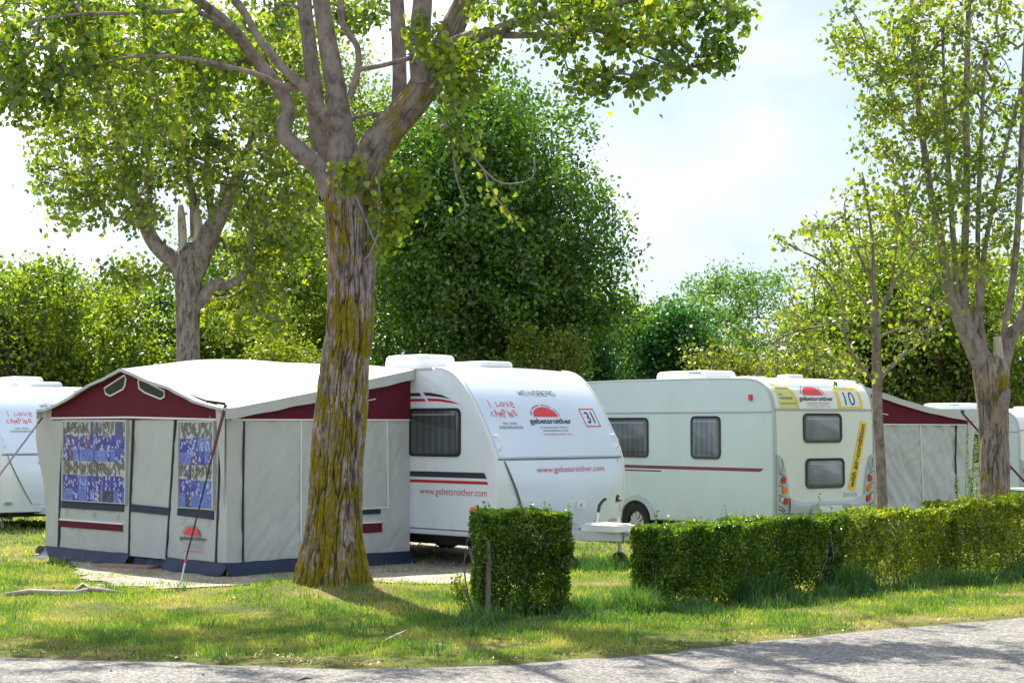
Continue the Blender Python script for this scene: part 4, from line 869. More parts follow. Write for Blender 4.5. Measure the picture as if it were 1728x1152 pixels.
def caravan_front_type(name, label, loc, number, rz=RZ):
    t = thing(name, label, 'caravan', loc, rz, None); W = 2.3
    b = Body(P31, W, .05); m, loop = b.shell([(-3.5, 2.47), (-5.3, 2.46), (-5.55, 2.40), (-5.68, 2.2), (-5.75, 1.4), (-5.7, .5), (-5.6, .37)]); m.build('body', M['white'], t, smooth=50)
    Fm = b.front
    # moulded edge strip along the side/front joint
    for y in (.012, W-.012):
        m = MB(); m.tube([Vector((x+(.0 if z < 2.4 else 0), y, z)) for x, z in b.p if z < 2.452], .014, 6); m.build('edge_moulding', M['white_roof'], t)
    # upper front panel, slightly proud and bluish
    m = MB(); zs = list(np.linspace(1.345, 2.26, 16)); ysx = list(np.linspace(.06, W-.06, 13)); m.grid([[Fm(y, z, .012) for z in zs] for y in ysx])
    edge = [(y, 1.345) for y in ysx]+[(W-.06, z) for z in zs]+[(y, 2.26) for y in ysx[::-1]]+[(.06, z) for z in zs[::-1]]
    for (a, c), (e, g) in zip(edge, edge[1:]): m.add([Fm(a, c, .012), Fm(e, g, .012), Fm(e, g, -.01), Fm(a, c, -.01)], [(0, 1, 2, 3)])
    m.build('front_panel', M['panel'], t, smooth=50)
    # gas locker lid with its curved sides
    def lidx(s): return .148+.42*s**1.25
    m = MB(); rows = []
    for i in range(15):
        s = i/14; z = 1.30-s*.80; a = lidx(s); rows.append([Fm(a+(W-2*a)*k/10*1.0, z, .012+.028*math.sin(math.pi*min(1, s*1.05))**.7) for k in range(11)])
    m.grid(rows); m.build('locker_lid', M['panel'], t, smooth=60)
    m = MB(); ln = [(lidx(i/14)-.006, 1.30-i/14*.80) for i in range(15)]
    m.tube([Fm(a, z, .010) for a, z in ln], .007, 5); m.tube([Fm(W-a, z, .010) for a, z in ln], .007, 5); m.tube([Fm(a, 1.322, .008) for a in np.linspace(.05, W-.05, 12)], .010, 5)
    m.build('panel_joint', M['seam'], t)
    m = MB(); m.plate(rrect(1.33, 1.50, .70, .80, .02), lambda a, z, d: Fm(a, z, .04+d), 0, .008); lk = m.build('lid_lock', M['white_roof'], t); m = MB(); m.tube([Fm(1.41, .75, .04), Fm(1.41, .75, .058)], .02, 10); m.build('lock_barrel', M['chrome'], lk)
    for y in (.10, W-.10):
        m = MB(); m.tube([Fm(y, 1.60, .01), Fm(y, 1.585, .06), Fm(y, 1.52, .075), Fm(y, 1.45, .06), Fm(y, 1.43, .01)], .013, 7); m.build('grab_handle', M['white_roof'], t)
    # side decoration
    for mt, q in (('decal_black', [(-1.70, 2.14), (-1.43, 2.14), (-1.39, 2.10), (-1.70, 2.10)]), ('decal_black', [(-1.36, 2.145), (-1.22, 2.14), (-1.02, 2.11), (-.84, 2.055), (-1.05, 2.085), (-1.32, 2.105)]), ('decal_black', [(-3.9, 1.155), (-.25, 1.16), (-.20, 1.09), (-3.9, 1.09)]),
              ('decal_red', [(-1.70, 2.066), (-1.34, 2.066), (-1.31, 2.033), (-1.70, 2.033)]), ('decal_red', [(-1.29, 2.07), (-1.05, 2.062), (-.85, 2.035), (-.67, 1.99), (-.88, 2.012), (-1.05, 2.03), (-1.26, 2.035)]), ('decal_red', [(-3.9, 1.055), (-.20, 1.055), (-.175, 1.018), (-3.9, 1.018)])):
        m = MB(); m.add([SIDE(a, z, .003) for a, z in q], [tuple(range(len(q)))]); m.build('stripe', M[mt], t, smooth=0)
    m = MB(); put_text(m, SIDE, 'www.gebetsroither.com', -1.42, -.20, .875, .96, d=.003); m.build('lettering', M['decal_pinkred'], t, smooth=0)
    window(t, SIDE, -1.62, -.665, 1.345, 1.945, .075); window(t, SIDE, -5.1, -4.2, 1.345, 1.945, .075)
    m = MB(); m.tube([SIDE(a, .445, .002) for a in np.linspace(-5.6, -.12, 12)], .008, 5); m.build('skirt_joint', M['seam'], t)
    m = MB(); m.plate([(-.42+.045*math.cos(k*.5236), .715+.028*math.sin(k*.5236)) for k in range(12)], SIDE, 0, .035); m.build('side_marker', M['lamp_orange'], t)
    # lettering of the front
    m = MB(); hand_text(m, Fm_d(Fm, .012), 'w12345167', .815, 2.098, .062, .056, .0775, .0075, shear=-.12); m.build('lettering', M['decal_black'], t, smooth=0)
    m = MB(); hand_text(m, Fm_d(Fm, .012), 'i Love', .225, 1.945, .080, .085, .078, .009, .008, -.1); hand_text(m, Fm_d(Fm, .012), 'CAMPING', .195, 1.83, .058, .075, .066, .009, .012, -.1); m.build('lettering', M['sun_red'], t, smooth=0)
    m = MB(); dashes(m, Fm_d(Fm, .012), .29, .55, 1.735, .028, 2, .9); dashes(m, Fm_d(Fm, .012), .235, .625, 1.682, .038, 4, .9); m.build('small_print', M['decal_grey'], t, smooth=0)
    company_logo(t, Fm_d(Fm, .012), .775, 1.52, 1.748)
    m = MB(); B = Fm_d(Fm, .012); m.ring(rrect(1.775, 2.065, 1.705, 1.94, .012, 2), rrect(1.790, 2.050, 1.720, 1.925, .01, 2), B, .003, .004); m.build('number_frame', M['sun_red'], t, smooth=0)
    if number: m = MB(); put_text(m, B, number, 1.845, 1.995, 1.755, 1.895, bold=.01); m.build('lettering', M['decal_black'], t, smooth=0)
    m = MB(); put_text(m, Fm_d(Fm, .04), 'www.gebetsroither.com', .62, 1.84, 1.155, 1.225, shear=-.1); m.build('lettering', M['decal_pinkred'], t, smooth=0)
    # lamps in the lower front corners
    for y in (.17, W-.17):
        m = MB(); m.plate([(y+.075*math.cos(k*.449), .52+.028*math.sin(k*.449)) for k in range(14)], lambda a, z, d: Fm(a, z, d), 0, .02); m.build('front_lamp', M['chrome'], t)
    # roof
    roof_unit(t, 'air_conditioner', -2.72, 1.15, 2.49, .86, .66, .19, 'white_roof')
    s = roof_unit(t, 'roof_light', -1.55, 1.15, 2.485, .78, .6, .075, 'white_roof')
    m = MB(); m.box(-1.62, -1.25, 1.0, 1.4, 2.56, 2.566); m.build('roof_light_pane', M['greyplastic'], s)
    m = MB(); m.box(-5.3, -1.2, -.012, .006, 2.425, 2.455); m.build('awning_rail', M['trim'], t)
    wheel(t, -3.3, .12); wheel(t, -3.3, W-.12, side=1); chassis(t, 5.6, W); legs(t, (-.85, -5.2), W)
    # drawbar
    m = MB(); m.bar((-.3, .70, .385), (.98, W/2-.05, .405), .07, .12); m.bar((-.3, W-.70, .385), (.98, W/2+.05, .405), .07, .12); m.bar((-.2, .8, .37), (-.2, W-.8, .37), .06, .07); d = m.build('drawbar', M['drawbar'], t)
    m = MB(); q = rrect(.42, 1.02, W/2-.19, W/2+.19, .05); m.plate(q, lambda a, b, d: Vector((a, b, .455+d)), 0, .075); q2 = rrect(.45, .99, W/2-.15, W/2+.15, .05); m.plate(q2, lambda a, b, d: Vector((a, b, .53+d)), 0, .018); m.build('drawbar_cover', M['white_roof'], d, smooth=40)
    m = MB(); m.tube([(.95, W/2, .43), (1.07, W/2, .44), (1.14, W/2, .44), (1.17, W/2, .40)], [.03, .035, .04, .035], 8); m.build('coupling', M['chrome'], d)
    m = MB(); m.tube([(.55, W/2-.02, .52), (.58, W/2-.02, .68)], .011, 6); hb = m.build('handbrake', M['drawbar'], d); m = MB(); m.tube([(.58, W/2-.02, .68), (.60, W/2-.02, .76), (.66, W/2-.02, .82), (.70, W/2-.02, .84)], .02, 8); m.build('grip', M['black'], hb)
    m = MB(); m.tube([(.80, W/2+.12, .16), (.80, W/2+.12, .74)], .024, 8); m.tube([(.80, W/2+.12, .74), (.80, W/2+.12, .80)], .012, 6); m.bar((.74, W/2+.12, .80), (.86, W/2+.12, .83), .025, .02); j = m.build('jockey_wheel', M['chrome'], d)
    m = MB(); m.tube([(.80, W/2+.085, .1), (.80, W/2+.155, .1)], .1, 18); m.build('tyre', M['rubber'], j); m = MB(); m.tube([(.80, W/2+.08, .81), (.80, W/2+.08, .86), (.82, W/2+.08, .88)], .022, 8); m.build('knob', M['black'], j)
    return t
def Fm_d(Fn, off): return lambda a, b, d=0: Fn(a, b, off+d)
caravan_front_type('caravan', 'white caravan with a sloping front, a red dome logo and the number 31', (-.16, 21.37, 0), '31')
caravan_front_type('caravan', 'white sloping-fronted caravan at the left edge, half hidden behind the awning', (-8.42, 29.3, -.08), '30', math.radians(-57.5))

P10 = [(-.10, .17), (-.02, .32), (0, .8), (.0, 1.2), (0, 1.6), (-.012, 1.95), (-.045, 2.12), (-.14, 2.29), (-.30, 2.40), (-.50, 2.445), (-.9, 2.46), (-1.4, 2.47)]
def caravan_rear_type(name, label, loc, rz, full=True):
    t = thing(name, label, 'caravan', loc, rz); W = 2.3
    b = Body(P10, W, .03); m, loop = b.shell([(-3.5, 2.475), (-5.3, 2.46), (-5.9, 2.35), (-6.15, 2.1), (-6.3, 1.5), (-6.3, .7), (-6.2, .17)])
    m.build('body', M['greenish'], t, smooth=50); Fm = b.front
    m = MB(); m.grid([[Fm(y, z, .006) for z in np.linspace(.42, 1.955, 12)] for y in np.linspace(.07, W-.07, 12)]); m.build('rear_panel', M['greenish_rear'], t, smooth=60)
    m = MB(); m.grid([[Fm(y, z, .006) for z in list(np.linspace(1.99, 2.40, 14))+[2.43, 2.45]] for y in np.linspace(.07, W-.07, 12)]); m.build('upper_rear_panel', M['white_roof'], t, smooth=60)
    for y in (.02, W-.02):
        m = MB(); m.tube([Vector((x, y, z)) for x, z in b.p], .020, 6); m.tube([(-1.4, y, 2.47), (-3.5, y, 2.475), (-5.3, y, 2.46)], .018, 6); m.build('edge_trim', M['trim'], t)
    m = MB(); m.tube([SIDE(a, 1.935, .004) for a in np.linspace(-6.1, -.03, 10)], .014, 6); m.tube([Fm(y, 1.965, .006) for y in np.linspace(.04, W-.04, 10)], .016, 6); m.build('joint_strip', M['trim'], t)
    window(t, SIDE, -1.835, -1.15, 1.19, 1.875, .09, .035, 'glass_b'); window(t, SIDE, -4.25, -2.88, 1.19, 1.855, .09, .035, 'glass')
    m = MB(); q = [(-5.6, 1.065), (-.20, 1.065), (-.235, 1.035), (-.28, 1.012), (-5.6, 1.012)]; m.add([SIDE(a, z, .003) for a, z in q], [tuple(range(5))]); m.build('stripe', M['decal_maroon'], t, smooth=0)
    m = MB(); q = [(-5.6, .985), (-2.56, .985), (-2.58, .965), (-5.6, .965)]; m.add([SIDE(a, z, .003) for a, z in q], [tuple(range(4))]); m.build('stripe', M['decal_black'], t, smooth=0)
    m = MB(); m.plate(rrect(-.50, -.43, 2.11, 2.21, .02, 3), SIDE, 0, .03); m.build('marker_lamp', M['lamp_red'], t)
    # wheel arch with wheel
    m = MB(); n = 16; o = [(-3.17+.47*math.cos(math.pi*k/n), .17+.40*math.sin(math.pi*k/n)) for k in range(n+1)]; ii = [(-3.17+.38*math.cos(math.pi*k/n), .17+.31*math.sin(math.pi*k/n)) for k in range(n+1)]
    V = [SIDE(a, z, .0) for a, z in o]+[SIDE(-3.17+(a+3.17)*.97, .17+(z-.17)*.97, .05) for a, z in o]+[SIDE(a, z, .045) for a, z in ii]+[SIDE(a, z, .003) for a, z in ii]; k_ = n+1
    m.add(V, [(r*k_+i, r*k_+i+1, (r+1)*k_+i+1, (r+1)*k_+i) for r in range(3) for i in range(n)]); ar = m.build('wheel_arch', M['greyplastic'], t, smooth=60)
    m = MB(); m.add([SIDE(a, z, .003) for a, z in ii], [tuple(range(k_))]); m.build('arch_opening', M['rubber'], ar, smooth=0)
    wheel(t, -3.17, .05, dz=-.22); wheel(t, -3.17, W-.12, side=1, dz=-.22); chassis(t, 6.2, W, -.2); legs(t, (-.6, -5.7), W, -.2)
    # rear windows
    window(t, Fm_d(Fm, .006), .63, 1.49, 1.455, 1.915, .09, .04, 'glass_b'); window(t, Fm_d(Fm, .006), .67, 1.54, .745, 1.215, .09, .04, 'glass_b')
    # lamp columns in the corners
    for s, y0 in ((1, .06), (-1, W-.06)):
        m = MB(); q = [(0, .38), (.0, 1.28), (.09, 1.24), (.17, 1.05), (.22, .8), (.27, .38)]; q = [(y0+s*a, z) for a, z in q]; m.plate(q, Fm_d(Fm, .006), 0, .03); col = m.build('lamp_column', M['greyplastic'], t)
        for z, mt, r, a in ((.885, 'lamp_red', .052, .11), (.735, 'lamp_orange', .052, .135), (.565, 'lamp_red', .052, .16), (.60, 'chrome', .04, .075)):
            m = MB(); m.plate([(y0+s*a+r*.85*math.cos(k*math.pi/9), z+r*math.sin(k*math.pi/9)) for k in range(18)], Fm_d(Fm, .036), 0, .022); m.build('tail_lamp', M[mt], col)
        m = MB()
        for z in (1.0, .82, .67, .50, .45): m.tube([Fm(y0+s*.02, z, .04), Fm(y0+s*.10, z-.03, .045), Fm(y0+s*.17, z-.09, .04)], .007, 5)
        m.build('groove', M['seam'], col)
        m = MB(); m.tube([Fm(y0+s*(.075+.045*math.cos(k*.349)), 1.12+.10*math.sin(k*.349)-.02*math.cos(k*.349), .045) for k in range(19)], .011, 6); m.build('grab_handle', M['greyplastic'], t)
    # bumper moulding and number plate
    m = MB(); rows = []
    for k in range(25):
        y = .30+(W-.60)*k/24; u = abs(2*k/24-1); top = .54+.10*u**6; rows.append([Fm(y, top, .008), Fm(y, top-.03, .06), Fm(y, .48, .075), Fm(y, .38, .06), Fm(y, .36, .0)])
    m.grid(rows); m.build('bumper', M['greyplastic'], t, smooth=50)
    m = MB(); m.plate(rrect(.74, 1.62, .37, .50, .02, 3), lambda a, z, d: Fm(a, z, .07+d), 0, .012); pl = m.build('number_plate_holder', M['trim'], t); m = MB(); m.plate(rrect(.90, 1.42, .385, .485, .01, 2), lambda a, z, d: Fm(a, z, .082+d), 0, .006); m.build('number_plate', M['decal_white'], pl)
    roof_unit(t, 'air_conditioner', -2.75, .95, 2.49, 1.35, .75, .15, 'white_roof', vents=True); roof_unit(t, 'roof_vent', -.75, 1.15, 2.485, .34, .34, .055, 'white_roof'); roof_unit(t, 'roof_vent', -1.9, 1.3, 2.485, .6, .5, .05, 'white_roof')
    B = Fm_d(Fm, .006)
    if full:
        m = MB(); q = [(.13, 2.37), (.43, 2.37), (.50, 2.28), (.56, 2.13), (.57, 1.992), (.16, 1.992), (.15, 2.15)]
        rows = [[B(.13+.03*(1-i/7.), 1.992+.40*i/7., .003), B(.57-.13*(i/7.)**2.2, 1.992+.40*i/7., .003)] for i in range(8)]; m.grid(rows); yl = m.build('sticker', M['decal_pale_yellow'], t, smooth=60)
        m = MB(); rows = [[B(.49-.13*(i/7.)**2.2+.03, 1.992+.40*i/7., .005), B(.572-.13*(i/7.)**2.2, 1.992+.40*i/7., .005)] for i in range(8)]; m.grid(rows); m.build('sticker_edge', M['decal_yellow'], yl, smooth=60)
        m = MB(); dashes(m, B, .16, .42, 2.335, .03, 1, .9); dashes(m, B, .19, .44, 2.28, .035, 2, .95); dashes(m, B, .20, .30, 2.19, .03, 3, .8); dashes(m, B, .20, .46, 2.13, .035, 4, .9); m.build('small_print', M['seam'], yl, smooth=0)
        m = MB(); put_text(m, B, 'www.gebetsroither.com', .19, .52, 2.055, 2.085, d=.007); m.build('lettering', M['decal_black'], yl, smooth=0)
        company_logo(t, B, .60, 1.36, 2.115, .08, .185, sp=.42)
        m = MB(); m.grid([[B(1.44+(2.04-1.44)*i/6, 1.992+.38*j/7, .003) for j in range(8)] for i in range(7)]); y2 = m.build('sticker', M['decal_yellow'], t, smooth=60)
        m = MB(); m.grid([[B(1.515+(1.965-1.515)*i/6, 2.025+.25*j/7, .005) for j in range(8)] for i in range(7)]); m.build('number_field', M['decal_white'], y2, smooth=60)
        m = MB(); put_text(m, B, '10', 1.625, 1.865, 2.045, 2.25, d=.008, bold=.0); m.build('lettering', M['decal_black'], y2, smooth=0)
        m = MB(); dashes(m, B, 1.50, 1.80, 2.33, .02, 6, .9); dashes(m, B, 1.50, 1.95, 2.30, .02, 7, .9); m.build('small_print', M['decal_grey'], y2, smooth=0)
        # slanting banner
        a = Vector((1.705, .70)); e = Vector((2.03, 1.79)); u = (e-a).normalized(); v = Vector((u.y, -u.x)); w = .085
        q = [a+v*w, a-v*w, e-v*w, e+v*w]; m = MB(); flat(m, B, [(p.x, p.y) for p in q], .004); bn = m.build('banner', M['decal_yellow'], t, smooth=0)
        L = (e-a).length; st = a+u*.05+v*.04; m = MB(); put_text(m, B, 'with air-condition', st.x, st.x+L-.10, st.y, st.y+.105, d=.008, rot=math.atan2(u.y, u.x), bold=.02); m.build('lettering', M['decal_black'], bn, smooth=0)
        m = MB(); put_text(m, B, 'aviva', 1.52, 1.85, .60, .70, d=.004); m.build('lettering', M['decal_grey'], t, smooth=0)
    else:
        m = MB(); dome(m, B, 1.1, 2.1, .25, .2); m.build('logo_emblem', M['sun_red'], t, smooth=0)
    return t
R10 = math.atan2(-.8, .6)
caravan_rear_type('caravan', 'pale caravan seen from its rear corner with the number 10 and a yellow slanted banner', (4.0, 27.3, 0), R10)
caravan_rear_type('caravan', 'far pale caravan at the right edge behind the pollarded tree', (11.95, 42, -.37), R10, full=False)

# ---------------------------------------------------------------- awnings
def wallgrid(B, x0, x1, z0f, z1f, nx_, nz_, amp, seed, dir_=1, base=.0):
    rows = []
    for i in range(nx_+1):
        x = x0+(x1-x0)*i/nx_; a, b = z0f(x), z1f(x); col = []
        for j in range(nz_+1):
            z = a+(b-a)*j/nz_; d = noise.noise(Vector((x*1.6+seed, z*.8, seed)))+.5*noise.noise(Vector((x*5+seed, z*1.6+x*2, seed)))+.45*noise.noise(Vector(((x+z*.7)*6+seed, (z-x*.7)*.9, seed+3)))+.3*noise.noise(Vector(((x-z*.9)*9+seed, (z+x*.9)*1.2, seed+8)))
            fall = min(1, (x-x0)*4, (x1-x)*4); col.append(B(x, z, base-amp*abs(d)*fall*dir_))
        rows.append(col)
    return rows
def line(mb, B, pts, w, d=.006):
    for (x0, y0), (x1, y1) in zip(pts, pts[1:]):
        L = math.hypot(x1-x0, y1-y0); nx_, ny_ = -(y1-y0)/L*w/2, (x1-x0)/L*w/2
        V = [(x0+nx_, y0+ny_), (x0-nx_, y0-ny_), (x1-nx_, y1-ny_), (x1+nx_, y1+ny_)]; mb.plate(V, B, -.012, d)
def seams(name, mt, parent, B, *L):
    for pts, w, d in L: m = MB(); line(m, B, pts, w, d); m.build(name, M[mt], parent, smooth=0)
AW = 4.05; AD = 2.80
aw = thing('caravan_awning', 'large grey and maroon tent awning with blue patterned window curtains', 'awning', (-6.125, 23.44, 0), RZ)
FB = lambda a, b, d=0: Vector((a, -d, b))
SB = lambda a, b, d=0: Vector((AW+d, a, b))
BL = lambda a, b, d=0: Vector((-d, a, b))
const = lambda c: (lambda x: c)
def froof(x):           # front edge of the roof
    u = x/AW; pk = .475
    if u < pk: s = u/pk; return 1.93+.50*(s**.85*.75+.25*s)-.02*math.sin(math.pi*s)
    s = (1-u)/(1-pk); return 1.92+.50*(s**.85*.75+.25*s)-.02*math.sin(math.pi*s)
def sroof(y): s = y/AD; return 1.92+.51*s-.02*math.sin(math.pi*s)
m = MB(); m.grid(wallgrid(FB, 0, AW, const(.13), const(1.84), 130, 70, .026, 3)); m.build('front_wall', M['canvas'], aw, smooth=180)
m = MB(); m.grid(wallgrid(SB, 0, AD, const(.14), lambda y: 1.80, 120, 70, .045, 8)); m.build('side_wall', M['canvas2'], aw, smooth=180)
m = MB(); m.grid(wallgrid(BL, 0, AD, const(.1), lambda y: sroof(y), 30, 20, .02, 5)); m.build('side_wall', M['canvas2'], aw, smooth=180)
m = MB(); m.grid(wallgrid(FB, .14, AW-.12, const(1.80), lambda x: froof(x)+.0, 60, 8, .008, 4, base=.004)); m.build('gable_panel', M['maroon'], aw, smooth=180)
m = MB(); m.grid(wallgrid(SB, .03, AD, lambda y: 1.795, lambda y: sroof(y)-.03, 50, 8, .008, 9, base=.006)); m.build('side_valance', M['maroon'], aw, smooth=180)
seams('piping', 'piping', aw, FB, ([(.12, 1.825), (1.95, 1.832), (AW-.12, 1.80)], .022, .014), ([(.335, .515), (1.865, .515)], .022, .012))
seams('piping', 'piping', aw, SB, ([(.05, 1.80), (AD, 1.80)], .018, .014), ([(1.067, 1.79), (1.075, .35)], .014, .010), ([(2.416, 1.79), (2.44, .71), (1.95, .71)], .014, .010), ([(1.72, 1.98), (2.22, 2.06)], .010, .016), ([(1.9, .535), (2.33, .535)], .02, .010))
seams('zip', 'zip', aw, FB, *[(p, .022, .012) for p in ([(.43, 1.80), (.36, 1.0), (.33, .15)], [(2.07, 1.83), (2.03, 1.0), (2.0, .13)], [(2.985, 1.80), (2.91, 1.0), (2.82, .14)], [(3.92, 1.79), (3.89, 1.0), (3.84, .12)])])
seams('zip', 'zip', aw, SB, ([(.235, 1.78), (.225, 1.0), (.232, .14)], .018, .012))
for nm, mt, B_, q in (('navy_band', 'navy', FB, [(.41, .765), (1.885, .765), (1.875, .665), (.40, .665)]), ('navy_band', 'navy', FB, [(2.04, .765), (2.90, .745), (2.885, .655), (2.03, .675)]), ('navy_band', 'navy', FB, [(3.06, .755), (3.795, .735), (3.79, .64), (3.05, .665)]),
                      ('navy_band', 'navy', SB, [(1.95, .693), (2.31, .693), (2.31, .637), (1.95, .637)]), ('maroon_band', 'maroon', FB, [(.33, .505), (1.86, .505), (1.86, .42), (.33, .42)]), ('maroon_band', 'maroon', SB, [(1.9, .525), (2.335, .525), (2.335, .41), (1.9, .41)])):
    m = MB(); m.plate(q, B_, -.012, .010); m.build(nm, M[mt], aw, smooth=0)
# vent windows in the gable
for q in ([(1.44, 2.13), (1.40, 2.21), (1.90, 2.385), (1.93, 2.33), (1.90, 2.23), (1.86, 2.19), (1.55, 2.10)], [(2.18, 2.30), (2.21, 2.335), (2.79, 2.15), (2.79, 2.08), (2.70, 2.05), (2.34, 2.14), (2.20, 2.20)]):
    cx = sum(a for a, b in q)/len(q); cz = sum(b for a, b in q)/len(q); q = [(cx+(a-cx)*.94, cz+(b-cz)*.9-.012) for a, b in q]
    m = MB(); m.plate(q, FB, -.01, .012); v = m.build('vent_window', M['mesh'], aw, smooth=0); m = MB(); P = [FB(a, b, .014) for a, b in q+[q[0]]]; m.tube(P, .011, 5); m.build('piping', M['piping'], v)
# curtains behind clear film: patchwork print with leaves and blossoms
CP = [mat('curtain_'+n, c, .75, .12, 9) for n, c in (('pale_grey_cloth', (.50, .49, .50)), ('light_blue_cloth', (.10, .17, .60)), ('royal_blue_cloth', (.025, .03, .36)), ('navy_cloth', (.015, .02, .09)), ('violet_cloth', (.09, .04, .17)), ('grey_leaf_print', (.10, .10, .09)), ('white_blossom_print', (.42, .48, .80)), ('sky_blue_cloth', (.15, .24, .72)))]
def curtain(x0, x1, z0, z1, seed):
    r = random.Random(seed); m = MB(); dd = -.0
    def fold(x): return .008*math.sin(x*34+seed)+.004*math.sin(x*71)
    def B(a, b, d): return FB(a, b, .004+fold(a)+.014+d)
    def patch(a0, a1, b0, b1, mi, d=0):
        m.cur = mi; n = max(1, int((a1-a0)/.025)); m.grid([[B(a0+(a1-a0)*i/n, b, d) for b in (b0, b1)] for i in range(n+1)])
    def petal(cx, cz, L, w, ang, mi, d):
        m.cur = mi; pts = []
        for k in range(10):
            t = 2*math.pi*k/10; a = L*.5*math.cos(t); b = w*.5*math.sin(t)*(1-.35*math.cos(t)); pts.append((min(max(cx+a*math.cos(ang)-b*math.sin(ang), x0+.004), x1-.004), min(max(cz+a*math.sin(ang)+b*math.cos(ang), z0+.004), z1-.004)))
        m.add([B(a, b, d) for a, b in pts], [tuple(range(10))])
    top = z1
    for rep in range(2):
        hrow = [(z1-z0)*.5*k for k in (.36, .34, .30)]
        shift = r.uniform(0, .3); zt = z1-rep*(z1-z0)*.5
        a = x0
        while a < x1-.001:
            e = min(x1, a+r.choice([.06, .10, .14, .19, .24]))
            if x1-e < .04: e = x1
            hs_ = [h*r.uniform(.9, 1.1) for h in hrow]; k_ = sum(hrow)/sum(hs_); z_ = zt
            for ri, hh in enumerate(hs_):
                hh *= k_; mi = (r.choice([0, 0, 0, 3, 0]) if ri == 0 else r.choice([2, 2, 2, 1, 4]) if ri == 1 else r.choice([7, 1, 3, 1, 2, 4]))
                patch(a, e, z_-hh, z_, mi)
                if mi == 0:
                    for _ in range(int((e-a)*55)+1): petal(r.uniform(a+.01, e-.01), r.uniform(z_-hh+.03, z_-.02), .105, .036, r.uniform(.6, 2.4), 5, .002)
                elif mi in (2, 4) or (ri == 1 and mi != 3):
                    for q in range(int((e-a)*52)): petal(r.uniform(a+.012, e-.012), z_-hh*r.random()**.8, r.uniform(.03, .06), r.uniform(.022, .034), r.uniform(1, 2.2), 6, .002)
                else:
                    for q in range(int((e-a)*170)): petal(r.uniform(a+.01, e-.01), r.uniform(z_-hh+.01, z_-.01), .013, .009, 0, 7 if mi == 3 else 6 if q % 2 else 2, .002)
                z_ -= hh
            a = e
    return m
def awn_window(x0, x1, z0, z1, seed):
    w = curtain(x0, x1, z0, z1, seed).build('curtain', CP, aw, smooth=0, recalc=False)
    m = MB(); m.grid([[FB(x0+(x1-x0)*i/16, z0+(z1-z0)*j/12, .033+.005*noise.noise(Vector((i*.4, j*.35, seed)))) for j in range(13)] for i in range(17)]); m.build('window_film', M['pvc'], aw, smooth=180)
    m = MB(); m.ring([(x1+.022, z1+.022), (x0-.022, z1+.022), (x0-.022, z0-.01), (x1+.022, z0-.01)], [(x1-.003, z1-.003), (x0+.003, z1-.003), (x0+.003, z0+.003), (x1-.003, z0+.003)], FB, -.01, .036); m.build('window_frame', M['canvas'], aw)
awn_window(.46, 1.94, .77, 1.78, 3); awn_window(3.10, 3.80, .765, 1.77, 12)
company_logo(aw, lambda a, b, d=0: FB(a, b, .010+d), 3.12, 3.67, .385, .08, .17, sp=.8)
# folded toggles below the windows
for x in (.55, 1.22, 1.78, 3.22, 3.72): m = MB(); m.tube([FB(x, .64, .012), FB(x-.04, .56, .02)], .006, 4); m.build('toggle', M['canvas2'], aw)
# roof
m = MB(); NX, NY = 56, 40; rows = []
for i in range(NX+1):
    u = i/NX; x = -.10+(AW+.20)*u; xc = min(max(x, 0), AW); col = []
    for j in range(NY+1):
        v = j/NY; y = -.10+(AD+.09)*v; yc = max(y, 0); s = yc/AD
        fr = froof(xc); bk = 2.475+.05*math.sin(math.pi*u); 
        z = fr*(1-s)+bk*s+.10*math.sin(math.pi*s)*math.exp(-((u-.48)/.32)**2); 
        if s > 0: z = max(z, 0)
        side = sroof(yc); t_ = max(0, 1-min(u, 1-u)/.30); z = z*(1-t_**2)+side*t_**2 if True else z
        z += .012*noise.noise(Vector((x*2.2, y*1.3, 6)))+.006*noise.noise(Vector((x*6, y*2.5, 2)))+.015
        col.append((x, y, z))
    rows.append(col)
m.grid(rows); m.build('roof', M['roofcloth'], aw, smooth=60); m = MB()
for edge, amt in ((rows[-1], 'side'), ([r[0] for r in rows], 'front'), (rows[0], 'left')):       # hanging hems
    h = []
    for k, (x, y, z) in enumerate(edge):
        q = k/(len(edge)-1); dz = (.125+.004*math.sin(k*.8)) if amt == 'side' else .032+.01*(1-abs(2*q-1)) if amt == 'front' else .12
        w = .008*math.sin(k*1.3)
        h.append([(x, y, z), (x+(w if amt != 'front' else 0), y+(w if amt == 'front' else 0), z-dz)])
    m.grid(h)
m.build('roof_hem', M['canvas2'], aw, smooth=60)
# storm flaps at the two front corners
m = MB(); rows = []
for k in range(12):
    z = 1.93-k*.115; w = .20*(1-k/11)**.8*(1+.3*math.sin(k*.5)); rows.append([(.06, .03, z), (.0-w*.5, -.02, z), (-w, -.02-.03*math.sin(k*.4), z)])
m.grid(rows); m.build('storm_flap', M['roofcloth'], aw, smooth=60)
m = MB(); rows = []
for k in range(12):
    z = 1.90-k*.10; w = .17*(1-k/11); rows.append([(AW-.02, -.004-.02, z), (AW-.02-w*.5, -.03-.02*math.sin(k*.5), z), (AW-.02-w, -.035, z+.02)])
m.grid(rows); m.build('storm_flap', M['roofcloth'], aw, smooth=60)
